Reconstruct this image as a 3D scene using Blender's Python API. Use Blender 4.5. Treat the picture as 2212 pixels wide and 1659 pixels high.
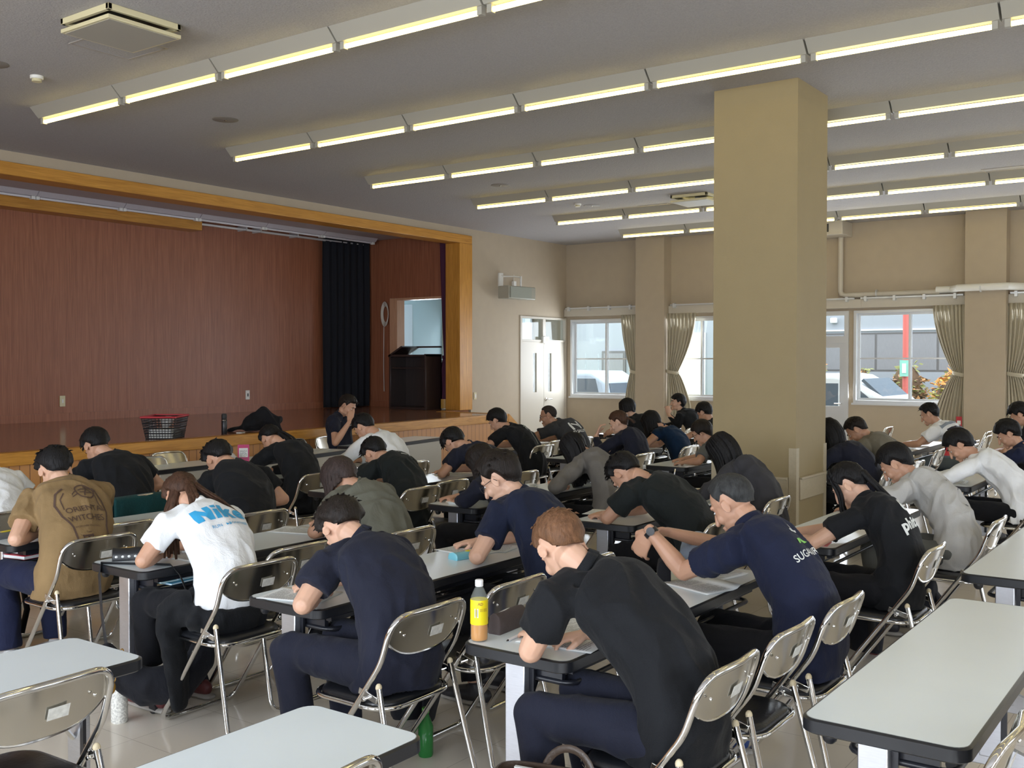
import bpy, bmesh, math, random
from mathutils import Vector, Matrix, noise
from mathutils.bvhtree import BVHTree
from math import pi, sin, cos, radians, sqrt, atan2, exp
V = Vector
random.seed(7)
for o in list(bpy.data.objects): bpy.data.objects.remove(o)
SC = bpy.context.scene
COL = SC.collection

# ---------------------------------------------------------------- camera
CAM_H = 1.70
cd = bpy.data.cameras.new('camera'); cam = bpy.data.objects.new('camera', cd); COL.objects.link(cam)
cd.sensor_fit = 'HORIZONTAL'; cd.sensor_width = 36.0; cd.lens = 36.0 * 2210 / 2212; cd.clip_end = 300
YAW, PIT = radians(35.795), radians(1.283)
fw = V((cos(YAW) * cos(PIT), sin(YAW) * cos(PIT), -sin(PIT)))
cam.location = (0, 0, CAM_H)
cam.rotation_euler = fw.to_track_quat('-Z', 'Y').to_euler()
SC.camera = cam
# ---------------------------------------------------------------- colour management
SC.view_settings.view_transform = 'Standard'; SC.view_settings.look = 'None'
SC.view_settings.gamma = 1.0; SC.view_settings.use_curve_mapping = False
SC.view_settings.exposure = EXPO = 0.2
# ---------------------------------------------------------------- world: bright overcast sky
W = bpy.data.worlds.new('overcast_sky'); SC.world = W; W.use_nodes = True
nt = W.node_tree; bg = nt.nodes['Background']
tc = nt.nodes.new('ShaderNodeTexCoord'); sp = nt.nodes.new('ShaderNodeSeparateXYZ'); rp = nt.nodes.new('ShaderNodeValToRGB')
nt.links.new(tc.outputs['Generated'], sp.inputs[0]); nt.links.new(sp.outputs['Z'], rp.inputs[0]); nt.links.new(rp.outputs[0], bg.inputs[0])
rp.color_ramp.elements[0].color = (0.80, 0.88, 1.0, 1); rp.color_ramp.elements[1].color = (0.92, 0.96, 1.0, 1)
bg.inputs[1].default_value = 4.2

def area(name, loc, d, sx, sy, power, col):
    l = bpy.data.lights.new(name, 'AREA'); l.shape = 'RECTANGLE'; l.size = sx; l.size_y = sy
    l.energy = power; l.color = col
    o = bpy.data.objects.new(name, l); COL.objects.link(o); o.location = loc
    o.rotation_euler = V(d).to_track_quat('-Z', 'Y').to_euler(); return o
DAY = (0.84, 0.91, 1.0)
# daylight entering by the windows (on the window wall, behind and left of the camera)
for k, y in enumerate((9.97, 7.95, 5.8, 4.4, 2.2, -0.2, -2.6)):
    area('window_daylight', (16.72, y, 1.77), (-1, 0, -0.12), 1.35, 1.4, 40, DAY)
for x in (-2.2, 0.6, 3.4, 6.2, 9.0, 11.8):
    area('window_daylight', (x, -4.9, 1.9), (0, 1, -0.1), 2.0, 1.5, 6, DAY)
for y in (-3.0, 0.0, 3.0, 6.0):
    area('window_daylight', (-2.9, y, 1.9), (1, 0, -0.1), 2.0, 1.5, 132, DAY)
area('side_room_daylight', (15.6, 13.9, 2.2), (-0.2, -1, -0.2), 1.6, 1.2, 60, DAY)
TUBE_COL, TUBE_STR = (1.0, 0.81, 0.28), 6.4

# ---------------------------------------------------------------- mesh helpers
class MB:
    def __init__(s): s.v = []; s.f = []; s.m = []
    def add(s, vs, fs, mi=0):
        b = len(s.v); s.v += [tuple(v) for v in vs]; s.f += [tuple(b + i for i in f) for f in fs]; s.m += [mi] * len(fs); return s
    def box(s, x0, x1, y0, y1, z0, z1, mi=0):
        return s.add([(x0,y0,z0),(x1,y0,z0),(x1,y1,z0),(x0,y1,z0),(x0,y0,z1),(x1,y0,z1),(x1,y1,z1),(x0,y1,z1)],
                     [(0,3,2,1),(4,5,6,7),(0,1,5,4),(1,2,6,5),(2,3,7,6),(3,0,4,7)], mi)
    def obox(s, c, ax, ay, az, mi=0):   # oriented box, half vectors
        c, ax, ay, az = V(c), V(ax), V(ay), V(az)
        q = [c + ax * a + ay * b + az * d for d in (-1, 1) for a, b in ((-1,-1),(1,-1),(1,1),(-1,1))]
        return s.add(q, [(0,3,2,1),(4,5,6,7),(0,1,5,4),(1,2,6,5),(2,3,7,6),(3,0,4,7)], mi)
    def tube(s, pts, rad, side=None, n=12, caps=True, rnd=False, mi=0):
        pts = [V(p) for p in pts]; N = len(pts)
        if not isinstance(rad, (list, tuple)): rad = [rad] * N
        elif len(rad) == 2 and N != 2 and not isinstance(rad[0], tuple): rad = [rad[0] + (rad[1] - rad[0]) * i / (N - 1) for i in range(N)]
        rad = [r if isinstance(r, tuple) else (r, r) for r in rad]
        tg = []
        for i in range(N):
            a = pts[max(i - 1, 0)]; b = pts[min(i + 1, N - 1)]; t = b - a
            tg.append(t.normalized() if t.length > 1e-9 else V((0, 0, 1)))
        sd = V(side) if side else (V((1, 0, 0)) if abs(tg[0].x) < 0.8 else V((0, 1, 0)))
        if rnd:
            r0, r1 = rad[0], rad[-1]
            for k in (0.5, 0.86):
                q = sqrt(1 - k * k)
                pts.insert(0, pts[0 if k == .5 else 1] - tg[0] * max(r0) * (k if k == .5 else .86)); rad.insert(0, (r0[0] * q, r0[1] * q)); tg.insert(0, tg[0])
                pts.append(pts[-1 if k == .5 else -2] + tg[-1] * max(r1) * (k if k == .5 else .86)); rad.append((r1[0] * q, r1[1] * q)); tg.append(tg[-1])
            N = len(pts)
        vs = []; fs = []
        for i in range(N):
            t = tg[i]; x = sd - t * sd.dot(t)
            if x.length < 1e-4: x = V((0, 0, 1)) - t * t.z
            x.normalize(); y = t.cross(x); sd = x
            for k in range(n):
                a = 2 * pi * k / n; vs.append(pts[i] + x * (cos(a) * rad[i][0]) + y * (sin(a) * rad[i][1]))
        for i in range(N - 1):
            for k in range(n):
                k2 = (k + 1) % n; fs.append((i*n+k, i*n+k2, (i+1)*n+k2, (i+1)*n+k))
        if caps: fs.append(tuple(range(n - 1, -1, -1))); fs.append(tuple((N-1)*n + k for k in range(n)))
        return s.add(vs, fs, mi)
    def ell(s, c, r, M=None, nu=14, nv=9, mi=0):
        c = V(c); vs = []; fs = []
        def put(p): vs.append(c + (M @ p if M else p))
        put(V((0, 0, -r[2])))
        for j in range(1, nv):
            a = -pi/2 + pi * j / nv
            for i in range(nu):
                b = 2 * pi * i / nu; put(V((cos(a)*cos(b)*r[0], cos(a)*sin(b)*r[1], sin(a)*r[2])))
        put(V((0, 0, r[2]))); L = len(vs) - 1
        for i in range(nu):
            fs.append((0, 1 + (i+1) % nu, 1 + i)); fs.append((L, L - nu + i, L - nu + (i+1) % nu))
        for j in range(nv - 2):
            for i in range(nu):
                a, b = 1 + j*nu + i, 1 + j*nu + (i+1) % nu; fs.append((a, b, b + nu, a + nu))
        return s.add(vs, fs, mi)
    def prism(s, poly, z0, z1, ax='z', mi=0):   # poly of 2D points extruded along an axis
        n = len(poly); vs = []
        for z in (z0, z1):
            for a, b in poly: vs.append({'z': (a, b, z), 'x': (z, a, b), 'y': (a, z, b)}[ax])
        fs = [tuple(range(n-1, -1, -1)), tuple(range(n, 2*n))] + [(i, (i+1) % n, n + (i+1) % n, n + i) for i in range(n)]
        return s.add(vs, fs, mi)
    def lathe(s, prof, c=(0,0,0), n=20, mi=0):
        vs = []; fs = []; m = len(prof)
        for r, z in prof:
            for k in range(n): a = 2*pi*k/n; vs.append((c[0]+r*cos(a), c[1]+r*sin(a), c[2]+z))
        for i in range(m-1):
            for k in range(n): k2 = (k+1) % n; fs.append((i*n+k, i*n+k2, (i+1)*n+k2, (i+1)*n+k))
        fs.append(tuple(range(n-1, -1, -1))); fs.append(tuple((m-1)*n+k for k in range(n)))
        return s.add(vs, fs, mi)
    def sheet(s, fn, nu, nv, th=0.004, mi=0):  # fn(u,v)->point ; closed thin shell
        P = [[V(fn(i/nu, j/nv)) for i in range(nu+1)] for j in range(nv+1)]
        vs = []; 
        for sgn in (0, 1):
            for j in range(nv+1):
                for i in range(nu+1):
                    du = P[j][min(i+1,nu)] - P[j][max(i-1,0)]; dv = P[min(j+1,nv)][i] - P[max(j-1,0)][i]
                    nn = du.cross(dv); nn = nn.normalized() if nn.length > 1e-12 else V((0,0,1))
                    vs.append(P[j][i] + nn * (th * (sgn - 0.5)))
        w = nu+1; L = w*(nv+1); fs = []
        for j in range(nv):
            for i in range(nu):
                a = j*w+i; fs.append((a, a+w, a+w+1, a+1)); fs.append((L+a, L+a+1, L+a+w+1, L+a+w))
        for i in range(nu): fs.append((i, i+1, L+i+1, L+i)); a = nv*w+i; fs.append((a+1, a, L+a, L+a+1))
        for j in range(nv): a = j*w; fs.append((a+w, a, L+a, L+a+w)); a = j*w+nu; fs.append((a, a+w, L+a+w, L+a))
        return s.add(vs, fs, mi)
    def build(s, name, mat, parent=None, loc=(0,0,0), rz=0, smooth=False, bevel=0, seg=2, angle=35):
        me = bpy.data.meshes.new(name); me.from_pydata(s.v, [], s.f); 
        mats = mat if isinstance(mat, (list, tuple)) else [mat]
        for m in mats: me.materials.append(m)
        if len(mats) > 1: me.polygons.foreach_set('material_index', s.m)
        me.update()
        o = bpy.data.objects.new(name, me); COL.objects.link(o)
        if parent: o.parent = parent
        o.location = loc; o.rotation_euler = (0, 0, rz)
        if smooth or bevel:
            me.polygons.foreach_set('use_smooth', [True] * len(me.polygons))
            if angle < 180:
                try: me.set_sharp_from_angle(angle=radians(angle))
                except Exception: pass
        if bevel:
            b = o.modifiers.new('bevel', 'BEVEL'); b.width = bevel; b.segments = seg; b.limit_method = 'ANGLE'; b.angle_limit = radians(40)
        return o

def applied(o):
    dg = bpy.context.evaluated_depsgraph_get(); me = bpy.data.meshes.new_from_object(o.evaluated_get(dg)); old = o.data
    o.modifiers.clear(); o.data = me; me.name = old.name; bpy.data.meshes.remove(old); return o
def remesh(o, vox, smooth=4, fac=0.5):
    m = o.modifiers.new('r', 'REMESH'); m.mode = 'VOXEL'; m.voxel_size = vox; m.use_smooth_shade = True
    if smooth: s = o.modifiers.new('s', 'SMOOTH'); s.iterations = smooth; s.factor = fac
    mats = list(o.data.materials); applied(o)
    if not o.data.materials:
        for x in mats: o.data.materials.append(x)
    o.data.polygons.foreach_set('use_smooth', [True] * len(o.data.polygons)); return o
def thing(name, label, cat, loc=(0,0,0), rz=0, group=None):
    o = bpy.data.objects.new(name, None); COL.objects.link(o); o.empty_display_size = 0.1
    o.location = loc; o.rotation_euler = (0, 0, rz); return tag(o, label, cat, group)
def tag(o, label, cat, group=None):
    o['label'] = label; o['category'] = cat
    if group: o['group'] = group
    return o
def struct(o): o['kind'] = 'structure'; return o
def dup(root, loc, rz, label=None, group=None, skip=()):
    kids = [(o, KIDS.get(o, [])) for o in KIDS[root]]
    r = root.copy(); COL.objects.link(r); r.location = loc; r.rotation_euler = (0, 0, rz)
    if label: r['label'] = label
    if group: r['group'] = group
    for o, ks in kids:
        if o.name.split('.')[0] in skip: continue
        c = o.copy(); COL.objects.link(c); c.parent = r
        for k in ks: d = k.copy(); COL.objects.link(d); d.parent = c
    return r
KIDS = {}
def note_kids(root):
    KIDS[root] = [o for o in bpy.data.objects if o.parent == root]
    for o in KIDS[root]: KIDS[o] = [k for k in bpy.data.objects if k.parent == o]

# ---------------------------------------------------------------- materials
MATS = {}
def mat(name, col, rough=0.5, metal=0.0, bump=0.0, bscale=60, var=0.0, vscale=6, sheen=0.0, coat=0.0, emit=None, spec=None, stretch=None, sss=0.0, detail=3):
    m = bpy.data.materials.new(name); m.use_nodes = True; MATS[name] = m
    t = m.node_tree; b = t.nodes['Principled BSDF']
    c = tuple(col) + (1,) if len(col) == 3 else col
    b.inputs['Base Color'].default_value = c; b.inputs['Roughness'].default_value = rough; b.inputs['Metallic'].default_value = metal
    if spec is not None: b.inputs['Specular IOR Level'].default_value = spec
    if sheen: b.inputs['Sheen Weight'].default_value = sheen; b.inputs['Sheen Roughness'].default_value = 0.5
    if coat: b.inputs['Coat Weight'].default_value = coat; b.inputs['Coat Roughness'].default_value = 0.1
    if sss: b.inputs['Subsurface Weight'].default_value = sss; b.inputs['Subsurface Radius'].default_value = (0.6,0.25,0.12); b.inputs['Subsurface Scale'].default_value = 0.02
    if emit: b.inputs['Emission Color'].default_value = tuple(emit[0]) + (1,); b.inputs['Emission Strength'].default_value = emit[1]
    g = t.nodes.new('ShaderNodeNewGeometry') if False else t.nodes.new('ShaderNodeTexCoord'); src = g.outputs['Object']
    if stretch:
        mp = t.nodes.new('ShaderNodeMapping'); mp.inputs['Scale'].default_value = stretch; t.links.new(src, mp.inputs[0]); src = mp.outputs[0]
    if var:
        n = t.nodes.new('ShaderNodeTexNoise'); n.inputs['Scale'].default_value = vscale; n.inputs['Detail'].default_value = detail
        t.links.new(src, n.inputs['Vector']); r = t.nodes.new('ShaderNodeValToRGB'); t.links.new(n.outputs[0], r.inputs[0])
        r.color_ramp.elements[0].position = 0.3; r.color_ramp.elements[1].position = 0.7
        r.color_ramp.elements[0].color = tuple(x * (1 - var) for x in c[:3]) + (1,); r.color_ramp.elements[1].color = tuple(min(1, x * (1 + var)) for x in c[:3]) + (1,)
        t.links.new(r.outputs[0], b.inputs['Base Color'])
    if bump:
        n2 = t.nodes.new('ShaderNodeTexNoise'); n2.inputs['Scale'].default_value = bscale; n2.inputs['Detail'].default_value = 4
        t.links.new(src, n2.inputs['Vector']); bp = t.nodes.new('ShaderNodeBump'); bp.inputs['Strength'].default_value = min(1, bump); bp.inputs['Distance'].default_value = 0.01
        t.links.new(n2.outputs[0], bp.inputs['Height']); t.links.new(bp.outputs[0], b.inputs['Normal'])
    return m
def cloth(name, col, rough=0.8, var=0.12):
    m = mat(name, col, rough, bump=0.25, bscale=260, var=var, vscale=5, sheen=0.04, spec=0.2); t = m.node_tree; b = t.nodes['Principled BSDF']
    old = b.inputs['Normal'].links[0].from_node; c = [n for n in t.nodes if n.type == 'TEX_COORD'][0]
    mp = t.nodes.new('ShaderNodeMapping'); mp.inputs['Scale'].default_value = (1.0, 1.0, .55); mp.inputs['Rotation'].default_value = (.5, .3, .6); t.links.new(c.outputs['Object'], mp.inputs[0])
    n = t.nodes.new('ShaderNodeTexNoise'); n.inputs['Scale'].default_value = 7.5; n.inputs['Detail'].default_value = 3; n.inputs['Distortion'].default_value = 1.4; t.links.new(mp.outputs[0], n.inputs['Vector'])
    bp = t.nodes.new('ShaderNodeBump'); bp.inputs['Strength'].default_value = 0.33; bp.inputs['Distance'].default_value = 0.03
    t.links.new(n.outputs[0], bp.inputs['Height']); t.links.new(bp.outputs[0], old.inputs['Normal']); return m
def M(name): return MATS[name]

mat('column_paint', (0.30, 0.235, 0.125), 0.75, bump=0.12, bscale=180, var=0.02)
mat('wall_paint', (0.43, 0.355, 0.262), 0.75, bump=0.12, bscale=180, var=0.02)
mat('ceiling_board', (0.375, 0.36, 0.36), 0.9, bump=0.5, bscale=70, var=0.08, vscale=90)
mat('white_plastic', (0.75, 0.74, 0.70), 0.4); mat('cream_plastic', (0.62, 0.56, 0.36), 0.45)
mat('beige_panel', (0.42, 0.36, 0.25), 0.6, var=0.04, vscale=40, bump=0.1, bscale=200)
mat('door_paint', (0.52, 0.475, 0.40), 0.45); mat('frame_alu', (0.62, 0.63, 0.64), 0.35, metal=0.4)
mat('aluminium', (0.55, 0.56, 0.60), 0.3, metal=0.85, var=0.05, stretch=(4, 4, 60))
mat('black_plastic', (0.012, 0.013, 0.016), 0.32); mat('black_metal', (0.012, 0.013, 0.018), 0.3); mat('rubber', (0.02, 0.02, 0.022), 0.6)
mat('laminate', (0.75, 0.83, 0.87), 0.22, var=0.015, vscale=3, bump=0.02, bscale=400)
mat('chrome', (0.72, 0.72, 0.71), 0.10, metal=1.0)
mat('stainless', (0.62, 0.60, 0.55), 0.16, metal=1.0, bump=0.02, bscale=8)
mat('seat_vinyl', (0.012, 0.013, 0.016), 0.3, bump=0.1, bscale=90)
mat('cap_ivory', (0.72, 0.62, 0.42), 0.5); mat('label_paper', (0.60, 0.60, 0.56), 0.5, var=0.15, vscale=60); mat('label_cream', (0.62, 0.56, 0.36), 0.5, var=0.12, vscale=60)
mat('paper', (0.72, 0.74, 0.73), 0.7); mat('tape', (0.8, 0.8, 0.8), 0.5)
mat('concrete', (0.5, 0.48, 0.44), 0.9, var=0.1)
mat('skirting_dark', (0.06, 0.045, 0.035), 0.5)
mat('fridge_grey', (0.22, 0.24, 0.21), 0.5)

def node_mat(name, rough=0.5, metal=0):
    m = bpy.data.materials.new(name); m.use_nodes = True; MATS[name] = m; t = m.node_tree; b = t.nodes['Principled BSDF']
    b.inputs['Roughness'].default_value = rough; b.inputs['Metallic'].default_value = metal
    c = t.nodes.new('ShaderNodeTexCoord'); mp = t.nodes.new('ShaderNodeMapping'); t.links.new(c.outputs['Object'], mp.inputs[0])
    return m, t, b, mp
def brickmat(name, c1, c2, cm, w, h, mortar, rot=(0,0,0), rough=0.3, offset=0.0, bump=0.2):
    m, t, b, mp = node_mat(name, rough); mp.inputs['Rotation'].default_value = rot
    k = t.nodes.new('ShaderNodeTexBrick'); t.links.new(mp.outputs[0], k.inputs['Vector'])
    k.inputs['Color1'].default_value = c1 + (1,); k.inputs['Color2'].default_value = c2 + (1,); k.inputs['Mortar'].default_value = cm + (1,)
    k.inputs['Scale'].default_value = 1; k.inputs['Brick Width'].default_value = w; k.inputs['Row Height'].default_value = h
    k.inputs['Mortar Size'].default_value = mortar; k.inputs['Mortar Smooth'].default_value = 0.2; k.offset = offset; k.inputs['Bias'].default_value = 0
    t.links.new(k.outputs['Color'], b.inputs['Base Color'])
    if bump:
        bp = t.nodes.new('ShaderNodeBump'); bp.invert = True; bp.inputs['Strength'].default_value = bump; bp.inputs['Distance'].default_value = 0.004
        t.links.new(k.outputs['Fac'], bp.inputs['Height']); t.links.new(bp.outputs[0], b.inputs['Normal'])
    return m
fl = brickmat('floor_vinyl', (0.68, 0.62, 0.53), (0.70, 0.64, 0.55), (0.50, 0.45, 0.38), 0.45, 0.45, 0.0022, rough=0.13, bump=0.05)
t = fl.node_tree; b = t.nodes['Principled BSDF']; n = t.nodes.new('ShaderNodeTexNoise'); n.inputs['Scale'].default_value = 2.2; n.inputs['Detail'].default_value = 3
r = t.nodes.new('ShaderNodeMapRange'); r.inputs[3].default_value = 0.07; r.inputs[4].default_value = 0.2
t.links.new(n.outputs[0], r.inputs[0]); t.links.new(r.outputs[0], b.inputs['Roughness'])
def woodmat(name, c1, c2, stretch, rough=0.35, scale=3.0, bump=0.05, dist=1.5):
    m, t, b, mp = node_mat(name, rough); mp.inputs['Scale'].default_value = stretch
    n = t.nodes.new('ShaderNodeTexNoise'); n.inputs['Scale'].default_value = scale; n.inputs['Detail'].default_value = 8; n.inputs['Distortion'].default_value = dist
    t.links.new(mp.outputs[0], n.inputs['Vector']); r = t.nodes.new('ShaderNodeValToRGB')
    r.color_ramp.elements[0].position = 0.32; r.color_ramp.elements[1].position = 0.68
    r.color_ramp.elements[0].color = c1 + (1,); r.color_ramp.elements[1].color = c2 + (1,)
    t.links.new(n.outputs[0], r.inputs[0]); t.links.new(r.outputs[0], b.inputs['Base Color']); return m
woodmat('panel_brown', (0.215, 0.074, 0.038), (0.36, 0.135, 0.070), (28, 28, 0.6), 0.42, 2.0)
woodmat('oak_trim_x', (0.42, 0.185, 0.026), (0.60, 0.29, 0.052), (0.8, 14, 14), 0.35, 2.2)
woodmat('oak_trim_z', (0.42, 0.185, 0.026), (0.60, 0.29, 0.052), (14, 14, 0.8), 0.35, 2.2)
woodmat('oak_jamb', (0.50, 0.27, 0.16), (0.60, 0.34, 0.21), (14, 14, 0.8), 0.4, 2.2)
woodmat('stage_floor', (0.20, 0.088, 0.048), (0.32, 0.15, 0.085), (0.7, 16, 10), 0.14, 2.0)
woodmat('podium_wood', (0.02, 0.012, 0.011), (0.034, 0.02, 0.017), (20, 20, 1), 0.3, 2.0)
# wood front of the stage: vertical tongue and groove boards
m, t, b, mp = node_mat('stage_boards', 0.4); mp.inputs['Rotation'].default_value = (pi/2, 0, 0)
k = t.nodes.new('ShaderNodeTexBrick'); t.links.new(mp.outputs[0], k.inputs['Vector']); k.offset = 0
for nm, c in (('Color1', (0.50, 0.24, 0.082)), ('Color2', (0.56, 0.275, 0.10)), ('Mortar', (0.20, 0.09, 0.045))): k.inputs[nm].default_value = c + (1,)
k.inputs['Scale'].default_value = 1; k.inputs['Brick Width'].default_value = 0.10; k.inputs['Row Height'].default_value = 9; k.inputs['Mortar Size'].default_value = 0.004
t.links.new(k.outputs['Color'], b.inputs['Base Color'])
bp = t.nodes.new('ShaderNodeBump'); bp.invert = True; bp.inputs['Strength'].default_value = 0.6; bp.inputs['Distance'].default_value = 0.006
t.links.new(k.outputs['Fac'], bp.inputs['Height']); t.links.new(bp.outputs[0], b.inputs['Normal'])
# window glass
m = bpy.data.materials.new('window_glass'); m.use_nodes = True; MATS['window_glass'] = m; t = m.node_tree
for x in list(t.nodes): t.nodes.remove(x)
o_ = t.nodes.new('ShaderNodeOutputMaterial'); mx = t.nodes.new('ShaderNodeMixShader'); tr = t.nodes.new('ShaderNodeBsdfTransparent'); gl = t.nodes.new('ShaderNodeBsdfGlossy')
gl.inputs['Roughness'].default_value = 0.02; tr.inputs[0].default_value = (0.95, 0.98, 0.97, 1); mx.inputs[0].default_value = 0.06
t.links.new(tr.outputs[0], mx.inputs[1]); t.links.new(gl.outputs[0], mx.inputs[2]); t.links.new(mx.outputs[0], o_.inputs[0])
mat('tube_glow', (1, 1, 0.9), 0.4, emit=(TUBE_COL, TUBE_STR)); mat('tube_off', (0.7, 0.68, 0.7), 0.3)
mat('fixture_white', (0.36, 0.34, 0.29), 0.5); mat('stage_ceiling', (0.50, 0.47, 0.50), 0.8, bump=0.1)
# ================================================================ THE HALL
ZC = 3.95; XW = 16.8; YW = 10.81; XL, YN = -3.0, -5.0; ZS = 0.87; YB = 13.35; XS = 13.75
def wallbox(name, boxes, m, smooth=False):
    mb = MB()
    for b in boxes: mb.box(*b)
    return struct(mb.build(name, m))
wallbox('floor', [(XL-.2, XW+.2, YN-.2, 14.6, -0.1, 0)], M('floor_vinyl'))
wallbox('ceiling', [(XL-.2, XW+.2, YN-.2, YW+.15, ZC, ZC+.15)], M('ceiling_board'))
# window wall with its openings: (y0, y1, z0, z1)
WIN = [(9.28, 10.70, 1.02, 2.50), (7.25, 8.66, 1.02, 2.50), (5.32, 6.25, 0.0, 2.52), (3.45, 5.24, 1.02, 2.52), (1.3, 2.96, 1.02, 2.52), (-1.2, 0.6, 1.02, 2.52), (-3.8, -1.9, 1.02, 2.52), (11.6, 13.9, 1.75, 2.7)]
ws = sorted(WIN); bx = []; y = YN - .2
for (a, b_, z0, z1) in ws:
    bx.append((XW, XW+.2, y, a, 0, ZC)); 
    if z0 > 0: bx.append((XW, XW+.2, a, b_, 0, z0))
    bx.append((XW, XW+.2, a, b_, z1, ZC)); y = b_
bx.append((XW, XW+.2, y, 14.6, 0, ZC))
wallbox('wall_right', bx, M('wall_paint'))
for a, b_ in ((8.55, 9.13), (2.93, 3.50)): wallbox('trim_1' if a > 5 else 'trim_2', [(XW-.28, XW, a, b_, 0, ZC)], M('wall_paint'))
wallbox('baseboard_right', [(XW-.015, XW, 6.25, 10.8, 0, .08), (XW-.015, XW, YN, 5.3, 0, .08)], M('skirting_dark'))
# wall with the stage opening and the double door
wallbox('wall_back', [(XL, XW, YW, YW+.15, 3.83, ZC), (13.79, 15.25, YW, YW+.15, 0, 3.83), (16.79, XW, YW, YW+.15, 0, 3.83), (15.25, 16.79, YW, YW+.15, 2.53, 3.83), (XL, -1.0, YW, YW+.15, 0, 3.83)], M('wall_paint'))
# unseen walls with window openings
bx = [(XL-.2, XW, YN-.2, YN, 0, 1.1), (XL-.2, XW, YN-.2, YN, 2.7, ZC)]
for x in (-2.2, 0.6, 3.4, 6.2, 9.0, 11.8): bx.append((x+1.02, x+1.78, YN-.2, YN, 1.1, 2.7))
bx += [(13.5, XW, YN-.2, YN, 1.1, 2.7)]
wallbox('wall_front', bx, M('wall_paint'))
bx = [(XL-.2, XL, YN, 14.6, 0, 1.1), (XL-.2, XL, YN, 14.6, 2.7, ZC), (XL-.2, XL, YN, -4.05, 1.1, 2.7), (XL-.2, XL, 7.05, 14.6, 1.1, 2.7)]
for y in (-3.0, 0.0, 3.0): bx.append((XL-.2, XL, y+1.02, y+1.98, 1.1, 2.7))
wallbox('wall_left', bx, M('wall_paint'))
# free-standing column with corner guards and dado strip
CX0, CX1, CY0, CY1 = 7.955, 8.657, 2.937, 3.655
wallbox('trim_3', [(CX0, CX1, CY0, CY1, 0, ZC)], M('column_paint'))
col_guard = MB()
for (x, y, sx, sy) in ((CX0, CY0, 1, 1), (CX1, CY0, -1, 1), (CX0, CY1, 1, -1), (CX1, CY1, -1, -1)):
    P = [(x-.008*sx, y-.008*sy), (x+.055*sx, y-.008*sy), (x+.055*sx, y), (x, y), (x, y+.055*sy), (x-.008*sx, y+.055*sy)]
    if sx*sy < 0: P = P[::-1]
    col_guard.prism(P, 0, 1.0)
struct(col_guard.build('trim_4', M('beige_panel')))
mb = MB()
mb.box(CX0-.02, CX0, CY0+.06, CY1-.06, .58, .76); mb.box(CX0+.06, CX1-.06, CY0-.02, CY0, .58, .76)
mb.box(CX0-.035, CX0, CY0+.06, CY1-.06, .745, .765); mb.box(CX0+.06, CX1-.06, CY0-.035, CY0, .745, .765)
struct(mb.build('trim_5', M('beige_panel'), bevel=.004))
# ---------------------------------------------------------------- windows
def window(idx, y0, y1, z0, z1, mid=None, bar=True):
    mb = MB(); x0, x1 = XW-.03, XW+.12; f = .045
    mb.box(x0, x1, y0+f, y1-f, z0, z0+f); mb.box(x0, x1, y0+f, y1-f, z1-f, z1); mb.box(x0, x1, y0, y0+f, z0, z1); mb.box(x0, x1, y1-f, y1, z0, z1)
    w = struct(mb.build('window_%d' % idx, M('frame_alu'), bevel=.003))
    MB().box(XW-.06, XW+.02, y0-.02, y1+.02, z0-.03, z0).build('sill', M('frame_alu'), w)
    mid = mid or (y0+y1)/2
    s = MB()
    for (a, b_, xo) in ((y0+f, mid+.02, .03), (mid-.02, y1-f, .07)):
        s.box(XW+xo, XW+xo+.03, a, a+.035, z0+f, z1-f); s.box(XW+xo, XW+xo+.03, b_-.035, b_, z0+f, z1-f)
        s.box(XW+xo, XW+xo+.03, a+.035, b_-.035, z0+f, z0+f+.035); s.box(XW+xo, XW+xo+.03, a+.035, b_-.035, z1-f-.035, z1-f)
        if bar: s.box(XW+xo+.005, XW+xo+.025, a+.035, b_-.035, 1.73, 1.755)
    s.build('sash', M('frame_alu'), w)
    MB().box(XW+.082, XW+.086, y0+f, y1-f, z0+f, z1-f).build('pane', M('window_glass'), w)
    return w
window(1, *WIN[0], mid=9.93); window(2, *WIN[1]); window(3, *WIN[3], mid=4.37); window(4, *WIN[4]); window(5, *WIN[5], bar=False); window(6, *WIN[6], bar=False); window(7, *WIN[7], bar=False)
# aluminium garden door with a transom in the window wall
y0, y1 = WIN[2][0], WIN[2][1]
mb = MB(); mb.box(XW-.03, XW+.12, y0, y0+.07, 0, 2.52); mb.box(XW-.03, XW+.12, y1-.07, y1, 0, 2.52); mb.box(XW-.028, XW+.12, y0+.07, y1-.07, 2.45, 2.52); mb.box(XW-.028, XW+.12, y0+.07, y1-.07, 2.0, 2.11)
d2 = struct(mb.build('door_2', M('frame_alu')))
mb = MB(); mb.box(XW+.0, XW+.05, y0+.07, y0+.15, 0, 2.0); mb.box(XW, XW+.05, y1-.15, y1-.07, 0, 2.0); mb.box(XW, XW+.05, y0+.15, y1-.15, 1.92, 2.0); mb.box(XW, XW+.05, y0+.15, y1-.15, .84, .96); mb.box(XW+.02, XW+.04, y0+.15, y1-.15, 0, .84)
mb.build('door_leaf', M('frame_alu'), d2); MB().box(XW+.02, XW+.026, y0+.15, y1-.15, .96, 1.92).box(XW+.02, XW+.026, y0+.07, y1-.07, 2.11, 2.45).build('pane', M('window_glass'), d2)
mb = MB(); mb.tube([(XW-.02, y0+.11, 1.0), (XW-.06, y0+.11, 1.0), (XW-.06, y0+.22, 1.0)], .01); mb.build('door_handle', M('chrome'), d2, smooth=True)
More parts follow.
